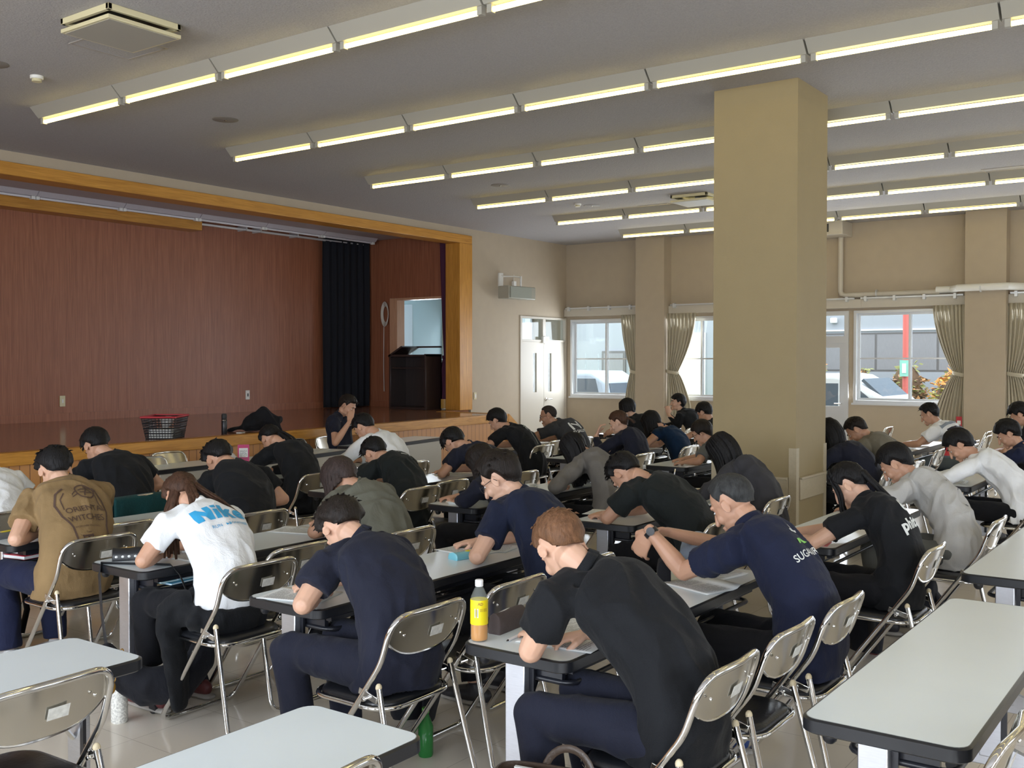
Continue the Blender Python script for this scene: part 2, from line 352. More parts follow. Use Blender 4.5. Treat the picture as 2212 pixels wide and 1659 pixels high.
# blinds boards and rails above the windows
vb = MB()
for a, b_ in ((9.13, 10.8), (5.1, 8.55), (3.5, 5.1), (1.2, 2.93), (-1.4, 1.2), (-4, -1.4)):
    vb.box(XW-.10, XW, a, b_, 2.56, 2.70)
struct(vb.build('trim_6', M('door_paint'), bevel=.004))
rl = MB()
for a, b_ in ((9.2, 10.75), (5.2, 8.5), (3.55, 5.1), (1.3, 2.9)):
    rl.box(XW-.14, XW-.10, a, b_, 2.70, 2.725); 
    for k in range(4): y = a + .1 + k*(b_-a-.2)/3; rl.box(XW-.16, XW-.1, y, y+.04, 2.66, 2.74)
struct(rl.build('trim_7', M('frame_alu')))
# ---------------------------------------------------------------- stage
def ye(x): return 9.0 + (x - 4.7) * 0.05   # slightly skewed stage front
XR = 12.98
wallbox('wall_stage_rear', [(XL, XS+.2, YB, YB+.15, 0, 4.2)], M('panel_brown'))
wallbox('wall_stage_side', [(XS, XS+.14, 12.62, YB+.1, 0, 4.2), (XS, XS+.14, 11.05, 12.62, 2.80, 4.2), (XS, XS+.14, 10.96, 11.1, 0, 4.2)], M('panel_brown'))
mb = MB(); mb.box(XL, XS+.1, YW+.28, YB+.1, 3.90, 4.0)
struct(mb.build('ceiling_stage', M('stage_ceiling')))
mb = MB(); P = [(XL, ye(XL)), (XR, ye(XR)), (XR, YW+.0), (XS+3.0, YW+.16), (XS+3.0, YB+.6), (XL, YB)]
mb = MB(); mb.prism([(XL, ye(XL)+.02), (XR-.02, ye(XR)+.02), (XR-.02, YW+.02), (XS, YW+.02), (XS, YB), (XL, YB)], ZS-.05, ZS)
struct(mb.build('floor_stage', M('stage_floor')))
mb = MB(); mb.prism([(XL, ye(XL)+.03), (XR-.03, ye(XR)+.03), (XR-.03, YW), (XL, YW)], 0, ZS-.06)
struct(mb.build('wall_stage_front', M('stage_boards')))
mb = MB(); mb.prism([(XL, ye(XL)), (XR, ye(XR)), (XR, ye(XR)+.14), (XL, ye(XL)+.14)], ZS-.115, ZS+.006)
mb.box(XR-.12, XR, ye(XR), YW, ZS-.115, ZS+.006)
struct(mb.build('trim_8', M('oak_trim_x'), bevel=.006))
# stairs at the right end of the stage, with an oak string board
yr = ye(XR); mb = MB(); ns = 5
for k in range(ns-1):
    x0 = XR + k*.26; mb.box(x0, x0+.27, yr+.03, YW, 0, ZS - (k+1)*ZS/ns)
st = struct(mb.build('trim_9', M('stage_floor')))
mb = MB(); L = .16
mb.prism([(XR-.02, ZS), (XR-.02+.01, ZS+.006), (14.20, 0.0), (13.99, 0.0), (XR-.02, ZS-.17)], yr-.005, yr+.04, 'y')
struct(mb.build('trim_10', M('oak_trim_x')))
mb = MB(); mb.prism([(XR-.03, 0), (XR-.03, ZS-.1), (14.0, 0)], yr+.0, yr+.035, 'y'); struct(mb.build('trim_11', M('stage_boards')))
# oak proscenium frame
mb = MB(); mb.box(XL, 13.79, YW-.03, YW+.28, 3.69, 3.83); struct(mb.build('trim_12', M('oak_trim_x'), bevel=.006))
mb = MB(); mb.box(13.45, 13.79, YW-.032, YW+.28, ZS, 3.69); struct(mb.build('trim_13', M('oak_trim_z'), bevel=.006))
mb = MB(); mb.box(13.62, XS+.3, YW+.16, YW+.24, ZS, 4.0); struct(mb.build('trim_14', M('panel_brown')))
# opening to the side room
mb = MB(); mb.box(XS-.03, XS+.17, 12.44, 12.62, ZS, 2.80); mb.box(XS-.03, XS+.17, 11.05, 12.62, 2.79, 2.83); struct(mb.build('trim_15', M('oak_jamb'), bevel=.004))
mat('side_room_paint', (0.50, 0.62, 0.66), 0.8); mat('side_floor', (0.5, 0.5, 0.46), 0.3)
wallbox('wall_side_room', [(XS+.14, XW, 13.95, 14.1, 0, 3.2), (XS+.14, 15.2, YW+.16, YW+.2, 0, 3.2)], M('side_room_paint'))
wallbox('ceiling_side_room', [(XS+.14, XW, YW+.15, 14.1, 3.2, 3.3)], M('side_room_paint'))
wallbox('floor_side_room', [(XS, 15.2, YW+.15, 14.0, ZS-.06, ZS)], M('side_floor'))
MB().box(15.0, 15.02, 13.2, 13.94, 1.4, 2.8).build('trim_16', M('side_room_paint'))
struct(bpy.data.objects['trim_16'])
# stage rear: wooden valance box and rails, sockets
mb = MB(); mb.box(XL, 9.98, YB-.30, YB, 3.70, 3.875); struct(mb.build('trim_17', M('oak_jamb') if False else M('oak_trim_x'), bevel=.004))
cr = MB()
for yy in (YB-.12, YB-.2): cr.tube([(9.98, yy, 3.82), (XS-.05, yy, 3.82)], .012, n=8)
for x in (10.9, 11.2, 12.0): cr.box(x, x+.02, YB-.22, YB, 3.80, 3.88)
tag(cr.build('curtain_rail', M('frame_alu'), smooth=True), 'pair of thin curtain rails high on the stage rear wall', 'curtain rail')
wallbox('baseboard_stage', [(XL, XS, YB-.02, YB, ZS, ZS+.11), (XS-.02, XS, 12.64, YB, ZS, ZS+.11)], M('panel_brown'))
for x, l, hole in ((7.85, 'cream wall switch plate low on the stage rear wall at left', 0), (11.08, 'white wall socket plate low on the stage rear wall near the black curtain', 1)):
    t_ = MB().box(x-.04, x+.04, YB-.014, YB, 1.07, 1.22).build('wall_socket', M('cream_plastic') if not hole else M('white_plastic'), bevel=.003); tag(t_, l, 'wall socket')
    MB().box(x-.012, x+.012, YB-.02, YB-.013, 1.12, 1.17).build('socket_insert', M('black_plastic') if hole else M('white_plastic'), t_)
t_ = MB().box(13.86, 13.93, YW-.014, YW, 1.04, 1.16).build('light_switch', M('cream_plastic'), bevel=.003); tag(t_, 'small light switch plate on the wall right of the stage post', 'switch')
MB().box(13.88, 13.91, YW-.02, YW-.013, 1.07, 1.13).build('rocker', M('white_plastic'), t_)
# fluorescent troughs (off) under the stage ceiling
def trough(y, n, x0, label):
    for k in range(n):
        x = x0 + k * 1.27
        o = thing('stage_light', label, 'light', (x, y, 3.90), 0, 'unlit tube lights ' + label.split('light in ')[1])
        MB().prism([(-.11, 0), (.11, 0), (.05, -.06), (-.05, -.06)], 0, 1.26, 'x').build('housing', M('stage_ceiling'), o)
        MB().tube([(.05, 0, -.075), (1.2, 0, -.075)], .016).build('tube', M('tube_off'), o, smooth=True)
        
        for a, b_ in ((0, .045), (1.21, 1.26)): MB().box(a, b_, -.03, .03, -.1, -.05).build('socket', M('white_plastic'), o)
trough(12.85, 8, 3.4, 'unlit white tube light in the long row at the back of the stage ceiling')
trough(11.5, 8, 3.4, 'unlit white tube light in the front row just behind the stage opening')
# black side curtain and maroon front curtain
def curtain(name, label, p0, p1, z0, z1, m, folds, amp, tie=None, tiew=.3, side=0, th=.006, flare=1.0, kids=()):
    p0, p1 = V(p0), V(p1); d = (p1 - p0); L = d.length; n = V((-d.y, d.x)).normalized()
    def fn(u, v):
        w = 1.0
        if tie is not None:
            z = z1 + (z0 - z1) * v
            if z > tie: q = (z1 - z) / (z1 - tie); w = 1 - (1 - tiew) * (q ** 1.8)
            else: q = (tie - z) / (tie - z0); w = tiew + (flare - tiew) * min(1, q * 1.3) ** .7
        uu = (u * w) if side == 0 else 1 - (1 - u) * w
        a = amp * (0.55 + .45 * w) * (sin(u * folds * 2 * pi) + .35 * sin(u * folds * 4.3 * pi + v * 2) + .3 * sin(v * 5 + u * 9))
        q = p0 + d * uu + n * a
        return (q.x, q.y, z1 + (z0 - z1) * v)
    o = MB().sheet(fn, int(folds * 10), 26, th).build(name, m, smooth=True, angle=180); tag(o, label, 'curtain')
    if tie is not None:
        c0 = p0 if side == 0 else p1; c1 = p0 + d * tiew if side == 0 else p1 - d * tiew
        mid = (c0 + c1) / 2; hw = (c1 - c0).length / 2 + .02; dd = d.normalized()
        pts = [(mid.x + dd.x*hw*cos(a)*1.0 + n.x*.06*sin(a), mid.y + dd.y*hw*cos(a) + n.y*.06*sin(a), tie + .02*cos(a)) for a in [2*pi*i/16 for i in range(17)]]
        MB().tube(pts, [(.006, .03)]*17, side=(0,0,0.001) and None, n=8).build('tieback', m, o, smooth=True)
    return o
mat('black_velvet', (0.004, 0.005, 0.010), 0.9); mat('maroon_velvet', (0.055, 0.004, 0.028), 0.75); mat('curtain_beige', (0.42, 0.375, 0.28), 0.8, bump=.2, bscale=90); mat('gold', (0.45, 0.24, 0.03), 0.4)
curtain('black_curtain', 'tall black curtain hanging in the rear right corner of the stage', (12.66, 13.22), (13.70, 13.10), ZS+.01, 3.88, M('black_velvet'), 7, .03)
mc = curtain('maroon_curtain', 'gathered maroon stage curtain beside the right stage post', (13.62, 11.02), (13.62, 11.36), ZS+.01, 3.88, M('maroon_velvet'), 4, .025, tie=1.75, tiew=.75, flare=1.35)
MB().sheet(lambda u, v: (13.50 + .012*sin(u*40), 11.02 + u*.22, ZS+.02 + .16*(1-v)), 20, 2, .01).build('gold_fringe', M('gold'), mc)
# lectern in front of the side room opening
lec = thing('lectern', 'dark brown wooden lectern at the right side of the stage', 'lectern', (13.38, 11.72, ZS))
mb = MB(); mb.box(-.2, .22, -.42, -.38, 0.03, .95).box(-.2, .22, .38, .42, .03, .9).box(-.2, .22, -.42, .42, 0.0, .04).box(.19, .22, -.42, .42, .04, .92); mb.build('cabinet', M('podium_wood'), lec, bevel=.004)
MB().box(-.18, .2, -.38, .38, .70, .72).build('shelf', M('podium_wood'), lec)
MB().prism([(.42, .90), (.42, .93), (.12, 1.09), (-.42, 1.09), (-.42, 1.06), (.1, 1.06)], .17, .22, 'x').prism([(.42, .90), (.42, .93), (.40, .94), (-.42, .94), (-.42, .91)], -.22, .2, 'x').prism([(.42, .90), (.42, .93), (.12, 1.09), (.09, 1.07), (.38, .92)], -.22, .2, 'x').build('hood', M('podium_wood'), lec)
# coiled cable hanging on the side wall of the stage
mb = MB()
for k in range(5):
    r_ = .10 + k*.012; mb.tube([(XS-.03-.006*k, 12.72 + r_*.6*cos(a), 2.55 + r_*1.5*sin(a)) for a in [2*pi*i/20 for i in range(21)]], .006, n=6)
mb.tube([(XS-.03, 12.76, 2.4), (XS-.03, 12.77, 1.6), (XS-.03, 12.76, 1.15)], .007, n=6)
mat('cord_white', (0.6, 0.56, 0.5), .6)
tag(mb.build('coiled_cord', M('cord_white'), smooth=True), 'coiled pale cord hanging on the stage side wall left of the doorway', 'cord')
# ---------------------------------------------------------------- double door with transom
x0, x1, xm = 15.25, 16.79, 16.02
mb = MB(); mb.box(x0-.02, x0+.04, YW-.02, YW+.1, 0, 2.53); mb.box(x1-.05, x1-.002, YW-.02, YW+.1, 0, 2.53); mb.box(x0+.04, x1-.05, YW-.018, YW+.1, 2.49, 2.53); mb.box(x0+.04, x1-.05, YW-.018, YW+.1, 2.06, 2.10); mb.box(xm-.05, xm+.05, YW-.01, YW+.1, 2.1, 2.49)
d1 = struct(mb.build('door_1', M('door_paint'), bevel=.004))
for (a, b_, wx) in ((x0+.04, xm-.004, 15.72), (xm+.004, x1-.05, 16.22)):
    lf = MB(); w0, w1 = wx-.06, wx+.06
    lf.box(a, w0, YW, YW+.04, .01, 2.06).box(w1, b_, YW, YW+.04, .01, 2.06).box(w0, w1, YW, YW+.04, .01, 1.12).box(w0, w1, YW, YW+.04, 1.85, 2.06)
    lf.build('door_leaf', M('door_paint'), d1); MB().box(w0, w1, YW+.018, YW+.022, 1.12, 1.85).build('pane', M('window_glass'), d1)
MB().box(x0+.04, xm-.05, YW+.04, YW+.046, 2.1, 2.49).box(xm+.05, x1-.05, YW+.04, YW+.046, 2.1, 2.49).build('transom_pane', M('window_glass'), d1)
MB().tube([(16.08, YW, .98), (16.08, YW-.06, .98), (16.2, YW-.06, .98)], .012).ell((16.08, YW-.01, .98), (.03, .015, .03)).build('door_handle', M('chrome'), d1, smooth=True)
t_ = MB().box(15.93, 16.13, YW-.05, YW-.01, 2.04, 2.16).build('door_sensor', M('white_plastic'), bevel=.006); tag(t_, 'small white box mounted over the middle of the double door', 'sensor'); MB().box(16.04, 16.08, YW-.054, YW-.05, 2.07, 2.13).build('sensor_window', M('cream_plastic'), t_)
# ---------------------------------------------------------------- wall speaker
sk = thing('wall_speaker', 'grey loudspeaker on a bracket on the wall between stage and door', 'speaker', (14.72, YW-.32, 2.90), radians(-8))
mb = MB(); mb.prism([(-.36, -.13), (.36, -.1), (.38, .12), (-.38, .12)], -.11, .11, 'z'); mb.build('cabinet', mat('speaker_grey', (0.36, 0.35, 0.29), .5), sk, bevel=.015)
MB().box(-.33, .2, -.15, -.12, -.095, .095).build('grille', mat('grille_grey', (0.33, 0.35, 0.30), .7, bump=.5, bscale=300), sk)
MB().box(-.2, -.1, .26, .33, .12, .36).tube([(-.15, .28, .3), (.02, .1, .3), (.08, 0, .28)], .014).tube([(.08, 0, .3), (.08, 0, .1)], .02).build('bracket', M('white_plastic'), sk, smooth=True)
t_ = MB().box(14.98, 15.06, YW-.05, YW, 2.98, 3.14).tube([(15.02, YW-.02, 3.14), (15.02, YW-.02, 3.26)], .004).build('wireless_receiver', M('white_plastic'), bevel=.004); tag(t_, 'small white receiver box with antenna above the wall speaker', 'receiver')
# ---------------------------------------------------------------- curtains at the windows
curtain('window_curtain', 'beige curtain tied back left of the first pillar by the corner window', (XW-.16, 9.14), (XW-.16, 9.50), .80, 2.56, M('curtain_beige'), 6, .022, tie=1.5, tiew=.42, side=0, flare=.75)
curtain('window_curtain', 'beige curtain tied back right of the first pillar, over the second window', (XW-.16, 7.98), (XW-.16, 8.54), .72, 2.56, M('curtain_beige'), 8, .022, tie=1.5, tiew=.38, side=1, flare=.85)
curtain('window_curtain', 'beige curtain tied back left of the right-hand pillar', (XW-.16, 3.52), (XW-.16, 3.98), .68, 2.56, M('curtain_beige'), 8, .022, tie=1.5, tiew=.32, side=0, flare=.95)
curtain('window_curtain', 'beige curtain tied back right of the right-hand pillar', (XW-.16, 2.40), (XW-.16, 2.93), .68, 2.56, M('curtain_beige'), 8, .022, tie=1.5, tiew=.4, side=1, flare=.85)
# ---------------------------------------------------------------- pipes and wall unit on the window wall
mb = MB(); mb.tube([(XW-.08, 5.44, 3.74), (XW-.08, 5.44, 2.84), (XW-.08, 5.42, 2.79), (XW-.08, 5.36, 2.77), (XW-.08, 3.9, 2.77)], .042, n=14)
pp = mb.build('wall_pipe', M('door_paint'), smooth=True); tag(pp, 'cream pipe running down and along above the curtain rail', 'pipe')
MB().tube([(XW-.08, 3.95, 2.80), (XW-.1, 3.72, 2.80), (XW-.36, 3.58, 2.80), (XW-.36, 3.2, 2.80), (XW-.36, 2.9, 2.80), (XW-.1, 2.7, 2.80)], .055, n=14).build('pipe_lagging', M('white_plastic'), pp, smooth=True)
MB().tube([(XW-.08, 2.72, 2.79), (XW-.08, -4.9, 2.79)], .042, n=14).build('pipe_run', M('door_paint'), pp, smooth=True)
for y in (4.85, 3.25): MB().tube([(XW-(.08 if y > 4 else .36), y, 2.785), (XW-(.08 if y > 4 else .36), y+.02, 2.785)], .06, n=14).build('pipe_clamp', M('frame_alu'), pp)
ac = MB().box(XW-.5, XW, 5.28, 6.35, 3.72, 3.95).build('wall_air_unit', M('door_paint'), bevel=.01); tag(ac, 'cream boxed air unit under the ceiling beside the column', 'air conditioner')
MB().box(XW-.505, XW-.495, 5.5, 6.25, 3.77, 3.90).build('grille', M('black_plastic'), ac); MB().box(XW-.515, XW-.5, 5.55, 6.2, 3.79, 3.88).build('louvre', M('cream_plastic'), ac)
# ---------------------------------------------------------------- ceiling fittings
def cassette(x, y, lab):
    o = thing('ceiling_cassette', lab, 'air conditioner', (x, y, ZC))
    f = MB(); s = .27
    f.box(-s, s, -s, -s+.03, -.04, 0).box(-s, s, s-.03, s, -.04, 0).box(-s, -s+.03, -s, s, -.04, 0).box(s-.03, s, -s, s, -.04, 0); f.build('frame', M('cream_plastic'), o, bevel=.004)
    MB().box(-s+.03, s-.03, -s+.03, s-.03, -.02, -.012).build('inner_duct', M('black_plastic'), o)
    MB().box(-s, s, -s, s, -.095, -.07).build('edge_panel', M('cream_plastic'), o, bevel=.003); MB().box(-s+.02, s-.02, -s+.02, s-.02, -.098, -.095).build('face_panel', M('fixture_white'), o)
    MB().box(-.02, .02, -.02, .02, -.07, -.012).build('hanger', M('fixture_white'), o)
cassette(4.03, 6.1, 'square cream air cassette on the ceiling at upper left')
cassette(12.85, 6.15, 'far square air cassette on the ceiling beside the column top')
def hatch(x, y, lab, s=.225):
    mb = MB(); t_ = .016
    for a in ((-s-t_, s+t_, -s-t_, -s), (-s-t_, s+t_, s, s+t_), (-s-t_, -s, -s, s), (s, s+t_, -s, s)): mb.box(a[0], a[1], a[2], a[3], -.006, 0)
    o = mb.build('ceiling_hatch', mat('hatch_frame', (0.32, 0.29, 0.27), .5) if 'hatch_frame' not in MATS else M('hatch_frame'), loc=(x, y, ZC)); tag(o, lab, 'hatch')
    MB().box(-s, s, -s, s, -.003, 0).build('cover', M('ceiling_board'), o)
hatch(4.32, 6.57, 'square access hatch in the ceiling next to the left air cassette'); hatch(13.4, 7.0, 'far square access hatch in the ceiling near the far cassette'); hatch(13.25, 2.35, 'square access hatch in the ceiling right of the column')
def cspk(x, y, lab):
    o = MB().lathe([(.0, -.004), (.11, -.006), (.12, -.002), (.12, 0)], n=28).build('ceiling_speaker', mat('spk_grey', (0.22, 0.20, 0.18), .6) if 'spk_grey' not in MATS else M('spk_grey'), loc=(x, y, ZC), smooth=True); tag(o, lab, 'ceiling speaker')
    MB().ell((0, 0, -.008), (.012, .012, .006)).build('screw', M('chrome'), o)
cspk(6.21, 7.77, 'round grey ceiling speaker between the first and second light rows'); cspk(4.02, 7.75, 'round grey ceiling speaker at the left edge'); cspk(10.57, 7.81, 'small round ceiling speaker between the third and fourth light rows'); cspk(12.72, 7.75, 'far round ceiling speaker beyond the fourth light row')
def smoke(x, y, lab):
    o = MB().lathe([(.05, 0), (.05, -.02), (.047, -.024)], n=20).build('smoke_detector', M('white_plastic'), loc=(x, y, ZC), smooth=True); tag(o, lab, 'smoke detector')
    MB().lathe([(.034, -.024), (.038, -.045), (.0, -.047)], n=20).build('sensor_head', M('cream_plastic'), o, smooth=True)
smoke(4.40, 7.80, 'small white smoke detector on the ceiling at upper left'); smoke(12.45, 7.82, 'small cream smoke detector beside the far ceiling speaker')
# fluorescent rows
fx = thing('fluorescent_light', 'x', 'ceiling light', (5.0, 8.8, ZC))
MB().prism([(-.115, 0), (.115, 0), (.035, -.085), (-.035, -.085)], -1.235, 0, 'y').build('reflector', M('fixture_white'), fx)
MB().tube([(0, -.05, -.115), (0, -1.185, -.115)], .0165, n=12).build('tube', M('tube_glow'), fx, smooth=True)
for y in (-.03, -1.205): MB().box(-.02, .02, y-.018, y+.018, -.135, -.08).build('socket', M('fixture_white'), fx)
note_kids(fx)
rows = [(2.87, 'camera-side out-of-view'), (5.01, 'nearest'), (7.14, 'second'), (9.23, 'third'), (11.33, 'fourth'), (13.38, 'fifth'), (15.42, 'farthest')]
first = True
for x, nm in rows:
    for k in range(11):
        y = 8.8 - k * 1.25
        lab = 'lit tube light in the %s ceiling row, %s' % (nm, ['end fitting nearest the stage', 'second from the stage end', 'third from the stage end', 'fourth from the stage end', 'fifth from the stage end', 'sixth from the stage end', 'seventh from the stage end', 'eighth from the stage end', 'ninth from the stage end', 'tenth from the stage end', 'eleventh from the stage end'][k])
        if first: fx.location = (x, y, ZC); fx['label'] = lab; fx['group'] = 'lit tube lights in rows on the ceiling'; first = False
        else: dup(fx, (x, y, ZC), 0, lab, 'lit tube lights in rows on the ceiling')

# ================================================================ OUTSIDE
mat('asphalt', (0.30, 0.30, 0.31), 0.9, var=.1); mat('grass_green', (0.13, 0.30, 0.05), 0.95, var=.35, vscale=9, bump=.6, bscale=50)
wallbox('ground', [(XW+.2, 60, -30, 50, -.35, -.25)], M('asphalt'))
t_ = MB().box(22.3, 26.45, 2, 24, -.25, .2).build('lawn', M('grass_green')); t_['kind'] = 'stuff'; tag(t_, 'strip of green lawn outside the windows', 'lawn')
brickmat('tile_wall', (0.62, 0.62, 0.65), (0.66, 0.66, 0.69), (0.30, 0.31, 0.34), 0.55, 0.28, 0.022, rot=(pi/2, 0, pi/2), rough=.5, bump=.1)
mat('shutter_grey', (0.22, 0.21, 0.22), .5, stretch=(1, 60, 1), var=.15); mat('frame_dark', (0.12, 0.11, 0.11), .5); mat('ext_white', (0.75, 0.76, 0.78), .6)
bA = thing('building', 'white tiled building wall outside the corner windows', 'building', (26.5, 14, 0))
MB().box(0, 4, -2.9, 10, -.25, 7).build('wall', M('tile_wall'), bA)
f = MB().box(-.06, .02, .95, 1.75, 1.0, 2.0).build('window', M('frame_dark'), bA); MB().box(-.07, -.06, 1.02, 1.68, 1.07, 1.93).build('pane', M('shutter_grey'), f)
f = MB().box(-.05, .02, -1.6, -.4, .2, 2.5).build('service_door', M('ext_white'), bA)
f = MB().box(-.3, .02, 2.95, 3.5, .9, 3.4).build('window', M('frame_dark'), bA); MB().box(-.31, -.3, 3.0, 3.45, 1.0, 3.3).build('pane', M('shutter_grey'), f)
bB = thing('building', 'long white building with grey shuttered windows outside the right-hand windows', 'building', (27.5, 5, 0))
MB().box(0, 5, -12, 6.0, -.25, 1.42).box(0, 5, -12, 6.0, 2.45, 7).box(.2, 5, -12, 6.0, 1.4, 2.5).build('wall', M('tile_wall'), bB)
for k in range(9):
    y = -8.6 + k*1.55; f = MB().box(.0, .18, y, y+1.5, 1.42, 2.45).build('window', M('frame_dark'), bB); MB().box(-.01, .0, y+.05, y+.72, 1.47, 2.40).box(-.01, .0, y+.78, y+1.45, 1.47, 2.40).build('pane', M('shutter_grey'), f)
for y, l in ((4.1, 'l'), (3.65, 'r')): MB().box(-.14, 0, y-.08, y+.08, 2.72, 2.86).build('wall_lamp', M('ext_white'), bB, bevel=.02)
MB().box(-.05, -.0, 1.3, 5.2, 2.5, 2.54).build('ledge', M('ext_white'), bB)
t_ = MB().tube([(22.2, 5.85, -.25), (22.2, 5.85, 4.2)], .06).build('red_post', mat('post_red', (0.55, 0.12, 0.10), .5), smooth=True); tag(t_, 'red steel post with a green plate outside the right-hand window', 'post')
MB().box(22.10, 22.14, 5.76, 5.94, 1.38, 1.72).build('number_plate', mat('sign_green', (0.25, 0.55, 0.45), .5), t_); MB().box(22.09, 22.10, 5.81, 5.89, 1.45, 1.65).build('plate_centre', M('ext_white'), t_)
t_ = MB().tube([(22.0, 11.0, -.25), (22.0, 11.0, 1.3)], .035).build('sign_post', M('ext_white'), smooth=True); tag(t_, 'small white sign on a post outside the second window', 'sign'); MB().box(21.97, 21.99, 10.83, 11.17, 1.25, 1.6).build('sign_board', M('ext_white'), t_)
def bush(name, lab, c, r, cols, seed, n=420):
    rnd = random.Random(seed); mb = MB(); 
    for i in range(n):
        u, w = rnd.uniform(-1, 1), rnd.uniform(0, 2*pi); q = sqrt(1-u*u); d = V((q*cos(w), q*sin(w), abs(u)))
        k = rnd.uniform(.55, 1.0); k *= 1 + .18*noise.noise(d*3 + V((seed, 0, 0)))
        p = V((c[0] + d.x*r[0]*k, c[1] + d.y*r[1]*k, c[2] + d.z*r[2]*k)); s = rnd.uniform(.05, .11)
        a, b_ = V((rnd.gauss(0,1), rnd.gauss(0,1), rnd.gauss(0,.4))).normalized(), V((rnd.gauss(0,1), rnd.gauss(0,1), rnd.gauss(0,.4))).normalized()
        mi = rnd.choice((0, 0, 1, 2)) if d.z*k < .75 else rnd.choice((1, 2, 2))
        mb.add([p - a*s, p + b_*s*.6, p + a*s, p - b_*s*.6, p + V((0,0,s*.3))], [(0,1,4), (1,2,4), (2,3,4), (3,0,4)], mi)
    o = mb.build(name, cols); tag(o, lab, 'bush'); MB().ell((c[0], c[1], c[2]+r[2]*.5), (r[0]*.6, r[1]*.6, r[2]*.42)).tube([(c[0], c[1], c[2]-.01), (c[0], c[1], c[2]+.2)], .04).build('branches', mat('twig', (0.12, 0.07, 0.04), .9) if 'twig' not in MATS else M('twig'), o)
LG = [mat('leaf_olive', (0.28, 0.26, 0.06), .8), mat('leaf_yellow', (0.55, 0.40, 0.08), .8), mat('leaf_orange', (0.62, 0.24, 0.06), .8)]
LD = [mat('leaf_brown', (0.30, 0.17, 0.10), .8), mat('leaf_rust', (0.48, 0.24, 0.10), .8), mat('leaf_dull', (0.30, 0.30, 0.12), .8)]
for k in range(7): bush('hedge_bush', 'rust coloured hedge bush before the building, %s along the row' % ['first', 'second', 'third', 'fourth', 'fifth', 'sixth', 'seventh'][k], (25.75, 10.2 - k*1.15, .21), (.55, .60, 1.42 + .1*(k % 2)), LD, 10+k, 900)
bush('shrub', 'rounded orange and yellow shrub outside the right-hand window', (23.3, 5.0, .21), (.8, .85, 1.25), LG, 3, 1300); bush('shrub', 'low green shrub outside the corner window', (23.5, 13.2, .22), (.5, .6, .6), [M('grass_green'), M('leaf_olive'), M('grass_green')], 5)
bush('shrub', 'small yellow shrub at the edge of the right-hand window', (23.6, 3.25, .21), (.6, .65, 1.0), LG, 4)
# cars
mat('car_white', (0.80, 0.82, 0.85), .25, coat=.5); mat('car_blue', (0.48, 0.56, 0.68), .3, coat=.5); mat('car_glass', (0.10, 0.13, 0.17), .05, spec=.8)
def car(lab, loc, rz, m, ln=4.4, h=1.75, w=1.7, van=1):
    o = thing('car', lab, 'car', loc, rz); hl = ln/2
    def prof(k): return [(-hl, .35), (-hl, .95), (-hl+.12, h-.22), (-hl+.45, h-.02), (0, h), (hl-1.9, h-.03), (hl-1.15, h-.45), (hl-.85, h-.72), (hl-.15, .85), (hl, .6), (hl, .3), (0, .25)]
    b_ = MB().prism([(a, z) for a, z in prof(0)], -w/2, w/2, 'y').build('body', m, o, bevel=.1, seg=4, smooth=True)
    for s in (-1, 1):
        y = s*(w/2+.004); ys = (min(y, y-s*.02), max(y, y-s*.02))
        for (a0, a1, b0, b1) in ((-hl+.2, -hl+1.15, -hl+.35, -hl+1.15), (-hl+1.22, -hl+2.2, -hl+1.22, -hl+2.2), (-hl+2.27, hl-1.05, -hl+2.27, hl-1.75)):
            MB().prism([(a0, .98), (a1, .98), (b1, h-.18), (b0, h-.18)], ys[0], ys[1], 'y').build('side_window', M('car_glass'), o)
        for x in (-hl+.8, hl-.8):
            wh = MB().tube([(x, s*(w/2-.18), .32), (x, s*(w/2+.02), .32)], .32, n=24).build('wheel', M('rubber'), o, smooth=True); MB().tube([(x, s*(w/2), .32), (x, s*(w/2+.03), .32)], .18, n=20).build('hubcap', M('aluminium'), wh, smooth=True)
        MB().ell((hl-1.0, s*(w/2+.1), .98+.04), (.07, .1, .08)).build('mirror', m, o, smooth=True)
    MB().obox((-hl+.06, 0, h-.5), (.02, 0, .0), (0, w/2-.15, 0), (.04, 0, .22)).build('rear_window', M('car_glass'), o)
    MB().obox((hl-1.3, 0, h-.38), (.02, 0, .02), (0, w/2-.12, 0), (-.3, 0, .27)).build('windscreen', M('car_glass'), o)
car('pale blue car parked outside the corner window', (19.7, 13.4, -.25), radians(95), M('car_blue'))
car('white van parked outside the garden door', (19.6, 6.2, -.25), radians(-92), M('car_white'), 4.2, 1.72)
